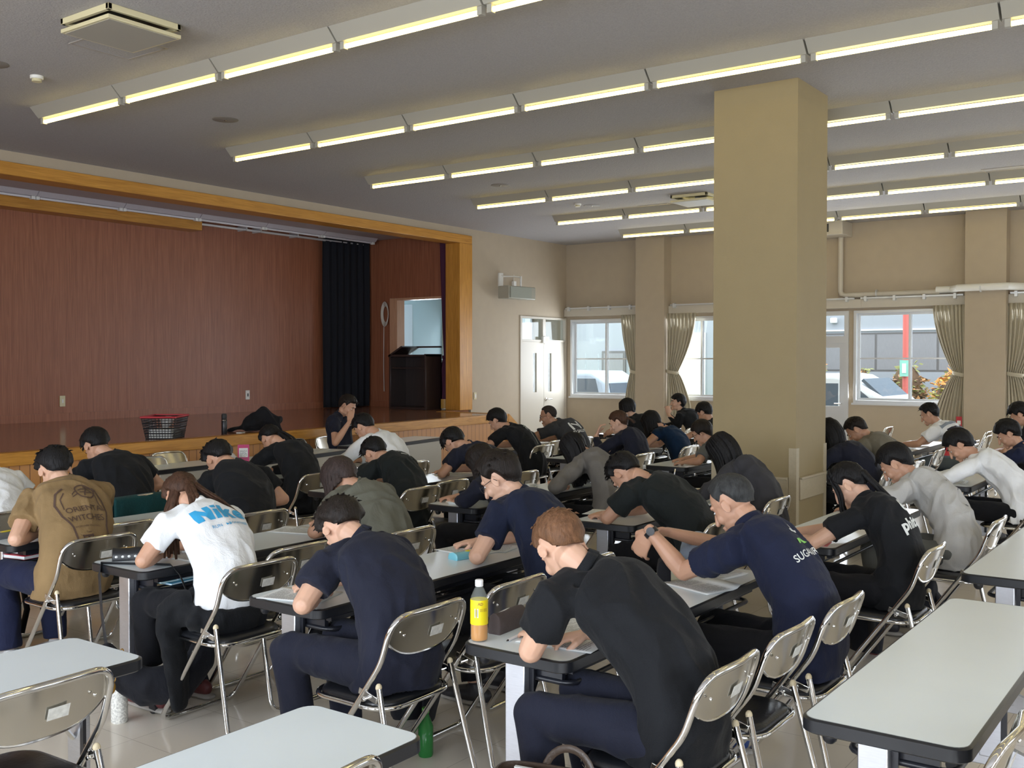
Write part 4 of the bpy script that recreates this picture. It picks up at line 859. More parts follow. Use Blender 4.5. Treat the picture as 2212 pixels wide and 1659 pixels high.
NP = 0
def person(label, hip, H, yaw=0, pitch=50, roll=0, s=1.0, skin='a', top='cloth_black', sleeve='short', bottom='cloth_trblack', hairm='black', style='short', vol=1.0, fringe=None,
           eL=None, eR=None, wL=None, wR=None, rz=0, vox=.0075, collar='crew', hood=False, C7=None, locks=None, face=True, seed=None, shoes='shoe_dark', kneeL=None, kneeR=None, footL=None, footR=None,
           hL=None, hR=None, glasses=False, wr=1.0, hunch=.10, bulk=1.0, pants='long', curlL=.7, curlR=.8, shw=1.0, hairlocks=None, group=None):
    """hip: world (x, y) of the pelvis; the other points in world space; the figure faces +y turned by rz"""
    global NP; NP += 1; seed = seed or NP
    Rz = Matrix.Rotation(rz, 3, 'Z'); O = V((hip[0], hip[1], 0)) + Rz @ V((0, .11, 0)); Ri = Matrix.Rotation(-rz, 3, 'Z')
    loc = lambda p: None if p is None else Ri @ (V(p) - O)
    Hc = loc(H); R = rotm(radians(yaw), radians(pitch), radians(roll))
    # points in local space
    nk = R @ V((0, -.035, -.085)) * s            # base of the skull
    c7 = loc(C7) if C7 else V((Hc.x*.82, Hc.y - .125 - .02*cos(radians(pitch)), Hc.z - .085 - .05*cos(radians(pitch))))
    c7 = c7 + V((0, .025, -.01)); c7 = c7.lerp(Hc + nk, .30)
    P0 = V((0, -.03, .475)); P3 = c7; up0 = V((0, -.035 - hunch*.4, .22)); 
    P1 = P0 + up0; P2 = P3 - V((c7.x*.2, .13 + hunch*.3, .11 - hunch*.2))
    hipw = .178*s*bulk; rad = [(0, .98, .72), (.12, 1.0, .72), (.28, .95, .66), (.45, .97, .64), (.62, 1.05, .65), (.78, 1.10, .62), (.88, 1.0, .55), (.95, .66, .45), (1.0, .42, .38)]
    def prof(t):
        for i in range(len(rad)-1):
            if t <= rad[i+1][0]:
                k = (t-rad[i][0])/(rad[i+1][0]-rad[i][0]); k = k*k*(3-2*k); return (rad[i][1]+(rad[i+1][1]-rad[i][1])*k, rad[i][2]+(rad[i+1][2]-rad[i][2])*k)
        return rad[-1][1:]
    ts = [i/16 for i in range(17)]; sp_ = [bez(P0, P1, P2, P3, t) for t in ts]
    tang = (P3 - P2).normalized(); chest = bez(P0, P1, P2, P3, .86); shy = (Matrix.Rotation(radians(yaw)*.25, 3, 'Z') @ V((1, 0, 0)))
    lean = atan2(c7.x, 1.0)
    sh = {}; el = {}; wr_ = {}
    for sg, nm, e_, w_ in ((-1, 'L', eL, wL), (1, 'R', eR, wR)):
        sh[nm] = chest.lerp(c7, .45) + shy*(sg*.185*s*shw) + V((0, .035, -.035))
        el[nm] = loc(e_) if e_ is not None else V((sh[nm].x + sg*.10, max(sh[nm].y + .20, .40), .748))
        d_ = el[nm] - sh[nm]
        if d_.length > .36*s: sh[nm] = sh[nm] + d_*(1 - .36*s/d_.length)*.6
        if w_ is not None: wr_[nm] = loc(w_)
        else: wr_[nm] = V((sg*.06 + c7.x*.6, el[nm].y + .13, .735))
        d_ = wr_[nm] - el[nm]; L_ = .25*s
        if w_ is None: wr_[nm] = el[nm] + d_.normalized()*L_
        if wr_[nm].z < .728 and w_ is None: wr_[nm].z = .728
    kx = .11; kn = {'L': V(kneeL) if kneeL else V((-kx-.03, .40*s+.02, .535)), 'R': V(kneeR) if kneeR else V((kx+.03, .40*s+.02, .535))}
    ft = {'L': V(footL) if footL else V((-kx-.02, .36, .085)), 'R': V(footR) if footR else V((kx+.02, .36, .085))}
    hj = {'L': V((-.085*s, .0, .525)), 'R': V((.085*s, .0, .525))}
    # ---- body (one continuous skin)
    mb = MB()
    mb.tube(sp_[1:], [(hipw*prof(t)[0]*.80, hipw*prof(t)[1]*.80) for t in ts[1:]], side=(1,0,0), n=18)
    mb.tube([c7 - tang*.03, c7.lerp(Hc+nk, .5) + V((0, .01, .0)), Hc + nk*.75, Hc], [.058*s, .053*s, .053*s, .045*s], n=14)
    head_shapes(mb, Hc, R, s)
    for nm, sg in (('L', -1), ('R', 1)):
        mb.tube([sh[nm] - shy*sg*.06, sh[nm], sh[nm].lerp(el[nm], .5), el[nm]], [.05*s, .052*s, .046*s, .039*s], n=12, rnd=True)
        a = el[nm]; w_ = wr_[nm]; mb.tube([a, a.lerp(w_, .3), a.lerp(w_, .7), w_], [(.040*s, .040*s), (.043*s, .041*s), (.034*s, .031*s), (.029*s, .022*s)], n=12, rnd=True)
        hd = (hL if nm == 'L' else hR) or {}
        d_ = Ri @ V(hd['d']) if 'd' in hd else ((w_ - a).normalized() + V((0, .5, -.15)) if w_.z < .80 else (w_ - a))
        u_ = Ri @ V(hd['up']) if 'up' in hd else V((sg*.15, 0, 1))
        th_ = hd.get('thumb', -sg); dd = V(d_).normalized(); uu = (V(u_) - dd*V(u_).dot(dd)).normalized(); xx = dd.cross(uu)
        hand(mb, w_ + dd*.015, d_, u_, hd.get('curl', curlL if nm == 'L' else curlR), s, thumb=hd.get('thumb', 1 if xx.dot(V((-sg, .4, 0))) > 0 else -1), pen=hd.get('pen', False))
        mb.tube([hj[nm], kn[nm], kn[nm] + V((0, 0, -.03)), kn[nm].lerp(ft[nm], .35) + V((0, -.012, 0)), kn[nm].lerp(ft[nm], .75), ft[nm]], [.06, .046, .046, .044, .034, .032], n=10)
        mb.tube([ft[nm] + V((0, -.03, -.03)), ft[nm] + V((0, .06, -.045)), ft[nm] + V((0, .14, -.055))], [(.028, .03), (.034, .025), (.034, .018)], side=(1,0,0), n=10, rnd=True)
    body = mb.build('person', SK[skin]); remesh(body, vox*.66, 3, .4)
    body.location = O; body.rotation_euler = (0, 0, rz); tag(body, label, 'person', group)
    # ---- face parts
    if face:
        for sg in (-1, 1):
            e = MB().ell(Hc + R @ (V((sg*.030, .0725, .006))*s), (.0115*s, .010*s, .0055*s), R, nu=12, nv=8).build('eye', M('eye_white'), body, smooth=True)
            MB().ell(Hc + R @ (V((sg*.030, .0805, .004))*s), (.0050*s, .0030*s, .0040*s), R, nu=10, nv=6).build('iris', M('iris'), e, smooth=True)
            MB().tube([Hc + R @ (V((sg*a, b_, z))*s) for a, b_, z in ((.014, .091, .028), (.030, .089, .034), (.046, .078, .030))], [(.0035, .0045), (.004, .005), (.002, .003)], n=6).build('eyebrow', M('hair_' + hairm), body)
    if glasses:
        g = MB()
        for sg in (-1, 1):
            g.tube([Hc + R @ (V((sg*.032 + .021*cos(a), .100 - .004*abs(cos(a)), .004 + .017*sin(a)))*s) for a in [2*pi*i/20 for i in range(21)]], .0016, n=6)
            g.tube([Hc + R @ (V(p)*s) for p in ((sg*.053, .094, .010), (sg*.074, .06, .010), (sg*.080, -.005, .012), (sg*.080, -.02, -.006))], .0018, n=6)
        g.tube([Hc + R @ (V((x, .101, .008))*s) for x in (-.011, 0, .011)], .0016, n=6); g.build('glasses', M('spectacle'), body, smooth=True)
    # ---- top
    mb = MB(); ex = .008
    hem = [P0 + V((0, -.0, -.022))] + sp_
    hr = [(hipw*1.03 + ex, hipw*.86 + ex)] + [(hipw*prof(t)[0] + ex, hipw*prof(t)[1] + ex) for t in ts]
    hr[-1] = (.070*s, .066*s)
    na = (Hc + nk*.75 - c7).normalized(); mb.tube(hem + [c7 + tang*.008 + na*.026], hr + [(.063*s, .060*s)], side=(1,0,0), n=26)
    for nm, sg in (('L', -1), ('R', 1)):
        a, e_ = sh[nm], el[nm]; d_ = e_ - a
        mb.tube([c7 - tang*.05, c7.lerp(a, .5) + V((0, 0, .012)), a], [(.055*s, .05*s), (.062*s, .058*s), (.066*s, .064*s)], n=12)
        if sleeve == 'short':
            q = a + d_*.62; mb.tube([a - shy*sg*.05 - V((0, .02, 0)), a, a.lerp(q, .5), q], [.072*s, .073*s*bulk, .070*s*bulk, .069*s*bulk], n=16)
        elif sleeve == 'none':
            mb.ell(a, (.062*s, .07*s, .066*s))
        else:
            w_ = wr_[nm]; mb.tube([a - shy*sg*.05 - V((0, .02, 0)), a, a.lerp(e_, .5), e_.lerp(a, .08)], [.072*s, .071*s*bulk, .063*s*bulk, .058*s], n=14, rnd=True)
            mb.tube([e_, e_.lerp(w_, .4), e_.lerp(w_, .92)], [.056*s, .050*s, .036*s], n=12, rnd=False); mb.ell(e_, (.057*s, .057*s, .05*s))
    if hood:
        hb = c7 - tang*.05 + V((0, -.03, .03))
        mb.ell(hb, (.115*s, .05, .035), rotm(0, radians(40), 0)); mb.tube([c7 + V((-.10, .03, -.0)), c7 + V((-.07, -.035, .018)), c7 + V((0, -.065, .015)), c7 + V((.07, -.035, .018)), c7 + V((.10, .03, 0))], [.028, .034, .038, .034, .028], n=10, rnd=True)
    shirt = mb.build('shirt', M(top), body); remesh(shirt, vox*.95, 5, .5); wrinkle(shirt, .015*wr, seed)
    if collar in ('polo', 'crew'):
        k = 1 if collar == 'polo' else 0; na = (Hc + nk*.75 - c7).normalized(); nax = (V((1,0,0)) - na*na.x).normalized(); nay = na.cross(nax)
        cen = c7 + tang*.006 + na*.014
        def cf(u, v):
            a = 2*pi*u + pi/2
            r_ = (.0595 + .012*v*k)*s; z = (.028 - .034*v)*k + (.010 - .014*v)*(1-k) - .010*(1 - sin(a))*.5
            q = cen + nax*(cos(a)*r_*1.03) + nay*(-sin(a)*r_*.95) + na*(z + .012)
            return q
        MB().sheet(cf, 28, 3, .006).build('collar', M(top), body, smooth=True, angle=180)
    # ---- trousers / shorts
    mb = MB(); mb.ell((0, -.01, .535), (.176*s*bulk, .135*s, .095)); mb.ell((0, -.01, .51), (.185*s*bulk, .13*s, .065))
    for nm in ('L', 'R'):
        a, k_, f_ = hj[nm], kn[nm], ft[nm]; pw = bulk
        mb.tube([a + V((0, -.03, 0)), a.lerp(k_, .45), k_ + V((0, -.01, 0))], [(.098*s*pw, .088*s), (.088*s*pw, .082*s), .070*s], n=16, rnd=False)
        mb.ell(k_ + V((0, 0, -.006)), (.072*s, .070*s, .066*s))
        e_ = .93 if pants == 'long' else .70
        mb.tube([k_, k_.lerp(f_, .4) + V((0, -.01, 0)), k_.lerp(f_, e_)], [.070*s, .070*s, .062*s], n=14)
    tr = mb.build('trousers', M(bottom), body); remesh(tr, .011, 5, .5); wrinkle(tr, .009, seed + 40, 8)
    for nm in ('L', 'R'):
        f_ = ft[nm]; sb = MB(); sb.tube([V((f_.x, f_.y-.065, .055)), V((f_.x, f_.y-.02, .062)), V((f_.x, f_.y+.07, .052)), V((f_.x, f_.y+.15, .038)), V((f_.x, f_.y+.185, .032))], [(.030, .040), (.038, .050), (.044, .038), (.044, .026), (.034, .02)], side=(1,0,0), n=14, rnd=True)
        sb.tube([V((f_.x, f_.y, .05)), V((f_.x, f_.y-.004, .12))], [.040, .038], n=12)
        if pants != 'long': MB().tube([f_ + V((0, -.03, -.02)), f_.lerp(kn[nm], .12), f_.lerp(kn[nm], .26)], [.042, .040, .039], n=14).build('sock', M('sock_navy'), body, smooth=True, angle=60)
        so = sb.build('shoe', M(shoes), body); remesh(so, .010, 4)
        MB().tube([V((f_.x, f_.y-.085, .016)), V((f_.x, f_.y+.05, .014)), V((f_.x, f_.y+.19, .014))], [(.036, .014), (.044, .012), (.036, .012)], side=(1,0,0), n=12, rnd=True).build('sole', M('sole'), so, smooth=True)
    # ---- hair
    lk = hairlocks(Hc, R, s, c7) if hairlocks else None
    hair(Hc, R, style, M('hair_' + hairm), body, s, seed, vol, fringe, lk)
    info = dict(body=body, shirt=shirt, spine=lambda t: bez(P0, P1, P2, P3, t), tan=lambda t: (bez(P0, P1, P2, P3, min(1, t+.04)) - bez(P0, P1, P2, P3, t-.04)).normalized(), c7=c7, Hc=Hc, R=R, sh=sh, el=el, wr=wr_, O=O, s=s)
    return info
def back_decal(I, kind, data, t, m, size=1.0, dx=0.0, roll=0, name='print', **kw):
    me = flat_mesh(kind, data, size, **kw); tg = I['tan'](t); p = I['spine'](t) + V((dx, 0, 0)); n_ = V((1,0,0)).cross(tg)
    return decal(name, me, m, I['shirt'], I['body'], p, (1,0,0), tg, roll=radians(roll))
def circ(cx, cy, r, n=20, ry=None, a0=0, a1=360, rev=False):
    P = [(cx + r*cos(radians(a0+(a1-a0)*i/n)), cy + (ry or r)*sin(radians(a0+(a1-a0)*i/n))) for i in range(n if a1-a0 == 360 else n+1)]
    return P[::-1] if rev else P
def arcband(cx, cy, r0, r1, a0, a1, n=16): return circ(cx, cy, r1, n, a0=a0, a1=a1) + circ(cx, cy, r0, n, a0=a0, a1=a1, rev=True)
def stroke(pts, w):
    L = []; Rr = []
    for i, p in enumerate(pts):
        a = V(pts[max(0, i-1)]); b_ = V(pts[min(len(pts)-1, i+1)]); d = (b_-a).normalized(); n_ = V((-d.y, d.x)); L.append((p[0]+n_.x*w/2, p[1]+n_.y*w/2)); Rr.append((p[0]-n_.x*w/2, p[1]-n_.y*w/2))
    return L + Rr[::-1]
# ---------------------------------------------------------------- who sits where
def hang(az0, az1, n, L, r0=0, **k): return lambda c, R, s, c7: [hang_sheet(c, R, s, NP, az0, az1, L, **k)]
def tail(pts, n=9, r0=.02, r1=.004, spr=.03, seed=1):   # pts relative to the tie point, in the figure's axes
    def f(c, R, s, c7):
        rnd = random.Random(seed); t0 = c + R @ (V((0, -.095, .065))*s); out = []
        for k in range(n):
            o_ = V((rnd.uniform(-1,1), rnd.uniform(-1,1), rnd.uniform(-.5,.5))); P = [t0 + R @ V((0, .03, -.01))]
            for i, p in enumerate(pts): P.append(t0 + V(p) + o_*spr*((i+1)/len(pts)))
            out.append((P, r0*rnd.uniform(.7,1.1), r1))
        out.append(([t0 + R @ V((0, .03, -.01))] + [t0 + V(p) for p in pts], r0*1.9, r1*2))
        out.append(([t0 + R @ V((0, .02, 0)), t0 + R @ V((0, -.022, .0))], .022, .018))
        return out
    return f
def both(*fs): return lambda c, R, s, c7: sum([f(c, R, s, c7) for f in fs], [])
NEAR, MID, FAR = .0065, .0085, .0105
# row 2.23
A1 = person('man with short chestnut hair in a black polo shirt by the tea bottle', (2.93, 1.38), (2.93, 1.90, 1.06), yaw=-38, pitch=52, roll=-8, s=1.03, skin='b', collar='polo', hairm='chestnut', style='short', vol=.55, fringe=34,
    eL=(2.74, 1.90, .75), eR=(3.30, 1.78, .76), wL=(2.95, 2.02, .738), bulk=1.03, vox=NEAR, bottom='cloth_navyp', hL=dict(curl=.5), C7=(2.95, 1.74, .975))
A2 = person('older greying man with watch and navy polo with white and green back logo', (4.02, 1.36), (4.26, 1.86, 1.06), yaw=-4, pitch=36, s=1.05, skin='a', collar='polo', top='cloth_navy', hairm='grey', style='buzz', vol=1.5,
    eL=(4.14, 2.04, .76), wL=(4.12, 2.20, .93), eR=(4.66, 1.98, .78), wR=(4.30, 2.20, .90), hL=dict(d=(.1, .5, -.8), up=(-.9, 0, 0), curl=.5), hR=dict(d=(-.9, .2, .1), up=(0, .5, .8), curl=.6), bulk=1.03, vox=NEAR, C7=(4.24, 1.72, .955), shoes='shoe_blue')
A3 = person('ponytailed woman in a black T-shirt with a white logo on the back, holding a pen', (5.38, 1.38), (5.58, 1.76, 1.02), yaw=6, pitch=42, s=.96, skin='b', hairm='black', style='tied', fringe=18, eL=(5.24, 1.84, .75), wL=(5.36, 2.0, .735), wR=(5.30, 2.12, .745), eR=(5.78, 1.84, .76),
    hR=dict(curl=.9, pen=True, d=(-.9, .3, -.1)), vox=NEAR, C7=(5.55, 1.62, .935), glasses=False, hairlocks=both(tail([(0, -.05, -.03), (.02, -.11, -.10), (.04, -.17, -.17), (.07, -.22, -.23)], 10, .024, .006, .03, 3), hang(-70, -50, 3, .2, r0=.008, el=25)))
A4 = person('boy in a pale grey T-shirt with dark scribbled lettering behind the ponytailed woman', (6.62, 1.36), (6.90, 1.87, 1.02), yaw=0, pitch=42, s=1.04, skin='a', top='cloth_offwhite', bottom='cloth_kgrey', hairm='black', style='mop', fringe=20, vol=.8, vox=NEAR, C7=(6.92, 1.72, .93), eL=(6.55, 1.98, .76), wr=1.3)
A5 = person('boy in a white long-sleeved shirt writing with a pen near the right edge', (8.75, 1.36), (8.84, 1.90, 1.01), yaw=8, pitch=42, top='cloth_white', sleeve='long', hairm='black', style='mop', vox=MID, C7=(8.92, 1.74, .93), eL=(8.62, 1.95, .765), wL=(8.66, 2.10, .77), hL=dict(d=(-.1, .9, .1), curl=.8), wr=1.2)
A6 = person('boy with a bowl haircut and dark blue T-shirt writing at the right edge', (10.35, 1.25), (10.33, 1.80, 1.02), yaw=10, pitch=34, top='cloth_jeansnavy', hairm='black', style='mop', vox=MID, eL=(10.15, 1.86, .76), wL=(10.15, 2.05, .75))
A7 = person('dark-haired head half cut off by the right edge of the picture', (12.1, 1.5), (12.0, 1.98, 1.12), pitch=30, hairm='black', style='mop', vox=FAR, top='cloth_black')
# row 3.46
B1 = person('young man in a navy polo shirt bowed low over his table in the middle front', (2.95, 2.60), (3.08, 3.10, .985), yaw=-22, pitch=66, s=1.04, skin='b', collar='polo', top='cloth_navyp', bottom='cloth_navyp', hairm='dark', style='short', vol=1.2, vox=NEAR, eL=(2.74, 2.98, .752), wL=(2.98, 3.14, .735), C7=(3.10, 2.94, .925), bulk=1.05, shoes='shoe_blue')
B2 = person('man with black-rimmed glasses in a dark navy T-shirt, seen in profile', (4.10, 2.62), (4.25, 3.14, 1.085), yaw=12, pitch=34, s=1.05, skin='b', top='cloth_navy2', hairm='dark', style='short', vol=1.35, glasses=True, vox=NEAR, eL=(3.90, 3.02, .755), C7=(4.30, 2.99, .99), bulk=1.06, wL=(4.10, 3.16, .735))
B3 = person('man in a plain black T-shirt slumped forward with his head down, left of the column', (5.55, 2.55), (5.50, 3.10, 1.00), yaw=-15, pitch=68, s=1.05, top='cloth_blackgreen', hairm='black', style='short', vol=1.1, vox=NEAR, eL=(5.34, 3.14, .752), C7=(5.62, 2.96, .955), bulk=1.06, wL=(5.52, 3.26, .735))
B4 = person('person with long straight black hair and a slate grey hoodie holding a pen', (6.75, 2.62), (6.94, 3.10, 1.04), yaw=5, pitch=44, s=.97, top='cloth_slate', sleeve='long', hood=True, hairm='black', style='tied', fringe=20, vox=MID, eL=(6.52, 3.08, .76), wL=(6.62, 3.26, .76), hL=dict(d=(-.2, .8, .3), curl=.9), hairlocks=hang(-170, 170, 34, .34, el=10, r0=.020), C7=(6.98, 2.95, .95))
B5 = person('long black haired person in a dark navy top just right of the column', (8.98, 2.58), (9.05, 3.02, 1.05), yaw=0, pitch=45, s=.98, top='cloth_navyp', sleeve='long', hairm='black', style='tied', vox=FAR, face=False, hairlocks=hang(-170, 170, 24, .30, el=10, r0=.02))
B6 = person('man in an olive grey T-shirt with short dark hair right of the column', (9.80, 2.52), (9.92, 3.06, 1.03), yaw=10, pitch=48, top='cloth_olive', bottom='cloth_khaki', hairm='dark', style='short', vol=.8, vox=MID, bulk=1.1, C7=(9.96, 2.90, .95))
B7 = person('man in a white, blue and black striped T-shirt sitting by the right-hand window', (12.45, 2.50), (12.42, 3.00, 1.08), yaw=0, pitch=26, top='cloth_white', bottom='cloth_jeans', hairm='black', style='short', vol=.9, vox=FAR, eL=(12.15, 3.06, .755), wL=(12.2, 3.25, .74))
# row 4.68
C1 = person('woman with a long brown ponytail in a white T-shirt with blue back print', (3.12, 3.84), (3.20, 4.35, 1.01), yaw=-14, pitch=62, s=.97, skin='a', top='cloth_white', hairm='brown', style='tied', fringe=22, vox=NEAR, eL=(2.90, 4.25, .752), wL=(3.10, 4.40, .735), C7=(3.22, 4.18, .955), shoes='shoe_red', wr=.8, pants='crop',
    hairlocks=both(tail([(-.04, -.02, -.05), (-.09, -.04, -.16), (-.11, -.05, -.27), (-.12, -.06, -.37)], 16, .024, .006, .05, 5), tail([(-.01, -.06, -.03), (-.03, -.12, -.09), (-.05, -.16, -.17), (-.06, -.18, -.27)], 10, .020, .004, .035, 15), tail([(.02, -.05, -.03), (.05, -.11, -.07), (.10, -.18, -.12), (.16, -.24, -.19)], 9, .018, .004, .03, 8)))
C2 = person('person with chin-length ash brown hair in a sage green T-shirt', (4.20, 3.80), (4.30, 4.34, .99), yaw=-10, pitch=60, s=1.02, top='cloth_sage', hairm='ash', style='bob', fringe=18, vox=NEAR, eL=(3.95, 4.20, .752), C7=(4.36, 4.18, .95), hairlocks=hang(-150, -50, 10, .13, el=0, r0=.018), wr=1.2)
C3 = person('person in a navy top leaning on the table behind the man in glasses', (5.52, 3.95), (5.62, 4.30, .99), yaw=0, pitch=55, s=.95, top='cloth_navyp', sleeve='long', hairm='dark', style='bob', vox=MID, hairlocks=hang(-150, -60, 9, .2, el=0), eL=(5.40, 4.28, .76), face=False)
C4 = person('person with long black hair hanging over the face and a grey sweatshirt', (6.70, 3.85), (6.88, 4.34, 1.00), yaw=2, pitch=50, s=.97, top='cloth_grey', sleeve='long', hood=False, hairm='black', style='tied', fringe=10, vox=MID, eL=(6.38, 4.20, .76), face=False, hairlocks=hang(-160, 120, 30, .30, el=8, r0=.02), C7=(6.95, 4.18, .955))
C5 = person('person with short dark hair and glasses half hidden by the left side of the column', (8.98, 3.85), (9.12, 4.30, 1.0), yaw=10, pitch=30, s=.95, top='cloth_kgrey', hairm='dark', style='bob', vol=.8, vox=FAR, glasses=True, eL=(8.80, 4.18, .76), wL=(8.84, 4.34, .74))
# row 5.9
D1 = person('man in a brown T-shirt with a dark volleyball print on the back', (3.06, 5.05), (3.23, 5.57, 1.065), yaw=-16, pitch=42, s=1.05, skin='b', top='cloth_brown', bottom='cloth_jeansnavy', hairm='black', style='short', vol=1.05, vox=NEAR, eL=(2.86, 5.32, .752), C7=(3.26, 5.42, .975), bulk=1.08, shoes='shoe_white', wL=(3.06, 5.48, .735))
D2 = person('person in a plain black shirt bent over between the white-shirted woman and the black hoodie', (4.20, 5.04), (4.38, 5.56, 1.035), yaw=-8, pitch=62, s=1.05, collar='polo', top='cloth_black', hairm='black', style='short', vol=1.0, vox=MID, eR=(4.70, 5.30, .765), C7=(4.46, 5.40, .965), bulk=1.08)
D3 = person('man in a black T-shirt with white lettering across the shoulders', (5.75, 5.05), (5.88, 5.56, .965), yaw=-8, pitch=58, s=1.03, top='cloth_blackgreen', hairm='black', style='short', vol=1.0, vox=MID, C7=(5.98, 5.40, .93), bulk=1.05)
D4 = person('man in a navy hoodie T-shirt with his head bowed before the front desks', (6.95, 5.05), (6.86, 5.56, .99), yaw=-12, pitch=60, top='cloth_navyp', hood=True, hairm='black', style='mop', vox=MID, eL=(6.62, 5.50, .755), C7=(7.02, 5.42, .95), wL=(6.80, 5.62, .738))
D5 = person('woman with tied brown hair in a dark navy top, hand at her face', (9.12, 4.98), (9.24, 5.30, 1.055), yaw=12, pitch=22, s=.96, skin='b', top='cloth_navyp', sleeve='long', bottom='cloth_jeansnavy', hairm='brown', style='tied', fringe=20, vox=MID, eL=(9.02, 5.40, .77), wL=(9.13, 5.50, .92), hL=dict(d=(.25, -.25, .95), up=(-.5, .8, 0), curl=.5), C7=(9.28, 5.18, .96), hairlocks=tail([(.0, -.03, -.03), (.01, -.07, -.05), (.01, -.10, -.08)], 7, .016, .006, .02, 4))
D6 = person('person with a black bob in a sleeveless blue top', (10.15, 4.95), (10.16, 5.40, 1.01), yaw=0, pitch=45, s=.96, top='cloth_blue', sleeve='none', hairm='black', style='bob', vox=MID, eL=(9.86, 5.34, .77), wL=(9.95, 5.52, .74), face=False, hairlocks=hang(-150, 150, 18, .16, el=0, r0=.02), C7=(10.26, 5.25, .94))
D7 = person('black-haired head half hidden by the left side of the column, sitting farther back', (12.05, 5.15), (11.98, 5.62, 1.04), pitch=30, yaw=-10, s=.97, hairm='black', style='mop', vox=FAR, top='cloth_black', face=False)
# row 7.13
E1 = person('person in a white T-shirt cut off by the left edge of the picture', (3.30, 6.30), (3.40, 6.82, 1.02), pitch=55, top='cloth_white', hairm='black', style='short', vox=MID, C7=(3.42, 6.66, .95), eR=(3.72, 6.66, .76))
E2 = person('man in a plain black T-shirt seated before the teal-draped chair at upper left', (4.22, 6.28), (4.26, 6.80, 1.075), yaw=-8, pitch=50, s=1.04, top='cloth_black', hairm='black', style='mop', vol=.8, vox=MID, eR=(4.66, 6.62, .775), C7=(4.36, 6.64, .98), bulk=1.06)
E3 = person('person in a black hoodie with a long wavy black ponytail', (5.85, 6.30), (5.92, 6.82, 1.02), yaw=-15, pitch=66, s=1.02, top='cloth_black', sleeve='long', hood=True, hairm='black', style='tied', vox=MID, C7=(6.04, 6.66, .965), hairlocks=tail([(.02, -.05, -.03), (.04, -.11, -.06), (.06, -.16, -.10), (.08, -.20, -.17)], 18, .022, .010, .06, 6))
E4 = person('man in a white long-sleeved shirt with his head down before the front desk', (7.05, 6.32), (7.04, 6.80, 1.065), yaw=2, pitch=50, s=1.03, top='cloth_white', sleeve='long', hairm='black', style='short', vol=1.0, vox=MID, eL=(6.82, 6.88, .76), C7=(7.16, 6.66, .98), wr=.8)
E5 = person('boy in a black T-shirt with a vertical white print, profile against the stage boards', (9.20, 6.28), (9.14, 6.79, 1.03), yaw=8, pitch=34, top='cloth_black', hairm='black', style='mop', vox=MID, eL=(8.86, 6.74, .76), C7=(9.26, 6.62, .95))
E6 = person('buzz-cut person with glasses in a grey T-shirt with a white back logo', (10.40, 6.42), (10.17, 6.80, 1.04), yaw=28, pitch=14, s=1.0, skin='c', top='cloth_dkgrey', hairm='buzz', style='buzz', vox=MID, glasses=True, eL=(9.90, 6.86, .80), wL=(9.72, 7.02, .742), C7=(10.28, 6.66, .955))
E7 = person('person with a short black bob seen from behind under the first pillar', (12.15, 6.40), (12.02, 6.76, 1.06), yaw=10, pitch=20, s=.97, skin='b', top='cloth_black', hairm='black', style='bob', vox=FAR, face=False, hairlocks=hang(-150, 150, 16, .10, el=-5, r0=.018))
E8 = person('boy in a black hoodie looking up sideways under the second window', (13.50, 6.42), (13.42, 6.72, 1.09), yaw=40, pitch=-4, s=.97, skin='b', top='cloth_black', sleeve='long', hood=True, hairm='black', style='mop', vox=FAR, wL=(13.2, 6.75, .93), eL=(13.25, 6.62, .78), hL=dict(d=(.1, .2, 1), curl=.8))
# facing the hall
F1 = person('man in a navy polo shirt facing the hall with his fist at his mouth', (8.78, 8.90), (8.68, 8.66, 1.165), yaw=12, pitch=30, s=1.02, rz=pi+radians(8), skin='a', collar='polo', top='cloth_navyp', hairm='dark', style='short', vol=.9, fringe=26, vox=MID, eR=(8.38, 8.56, .755), wR=(8.55, 8.50, .99), hR=dict(d=(.35, .15, .8), up=(-.5, -.8, .2), curl=1.5), eL=(9.05, 8.55, .77), C7=(8.75, 8.84, 1.06), hunch=.02)
# ---- what the shirts say
def cl(*p): return p
I = D1; m = M('print_brown'); z = .62
ball = [circ(0, 0, .052, 28), circ(0, 0, .044, 28, rev=True), circ(0, 0, .038, 28), stroke([(-.038, .01), (-.01, .022), (.018, .012), (.034, -.012)], .008), stroke([(-.020, -.034), (-.004, -.012), (.018, .012), (.022, .032)], .008), stroke([(.034, -.018), (.006, -.016), (-.004, -.012), (-.028, .004)], .007)]
back_decal(I, 'curve', [circ(0,0,.056,28), circ(0,0,.048,28,rev=True)], .70, m)
back_decal(I, 'curve', [stroke([(-.036, .008), (-.01, .020), (.016, .012), (.034, -.010)], .008)], .70, m); back_decal(I, 'curve', [stroke([(-.016, -.038), (-.006, -.012), (.016, .012), (.016, .038)], .008)], .70, m); back_decal(I, 'curve', [stroke([(.036, -.016), (.008, -.018), (-.006, -.012), (-.034, -.008)], .007)], .70, m)
back_decal(I, 'curve', [stroke([(-.052, -.018), (-.082, -.032), (-.078, -.014), (-.052, .006)], .006)], .70, m); back_decal(I, 'curve', [stroke([(.052, .018), (.082, .032), (.078, .014), (.052, -.006)], .006)], .70, m)
back_decal(I, 'text', 'ORIENTAL', .555, m, .050, bold=.0004); back_decal(I, 'text', 'WITCHES', .485, m, .050, bold=.0004)
back_decal(I, 'text', 'BACKCOVER VOLLEYBALL', .425, m, .013); back_decal(I, 'text', 'Team', .385, m, .014); back_decal(I, 'text', "'T'", .335, m, .070, bold=.002)
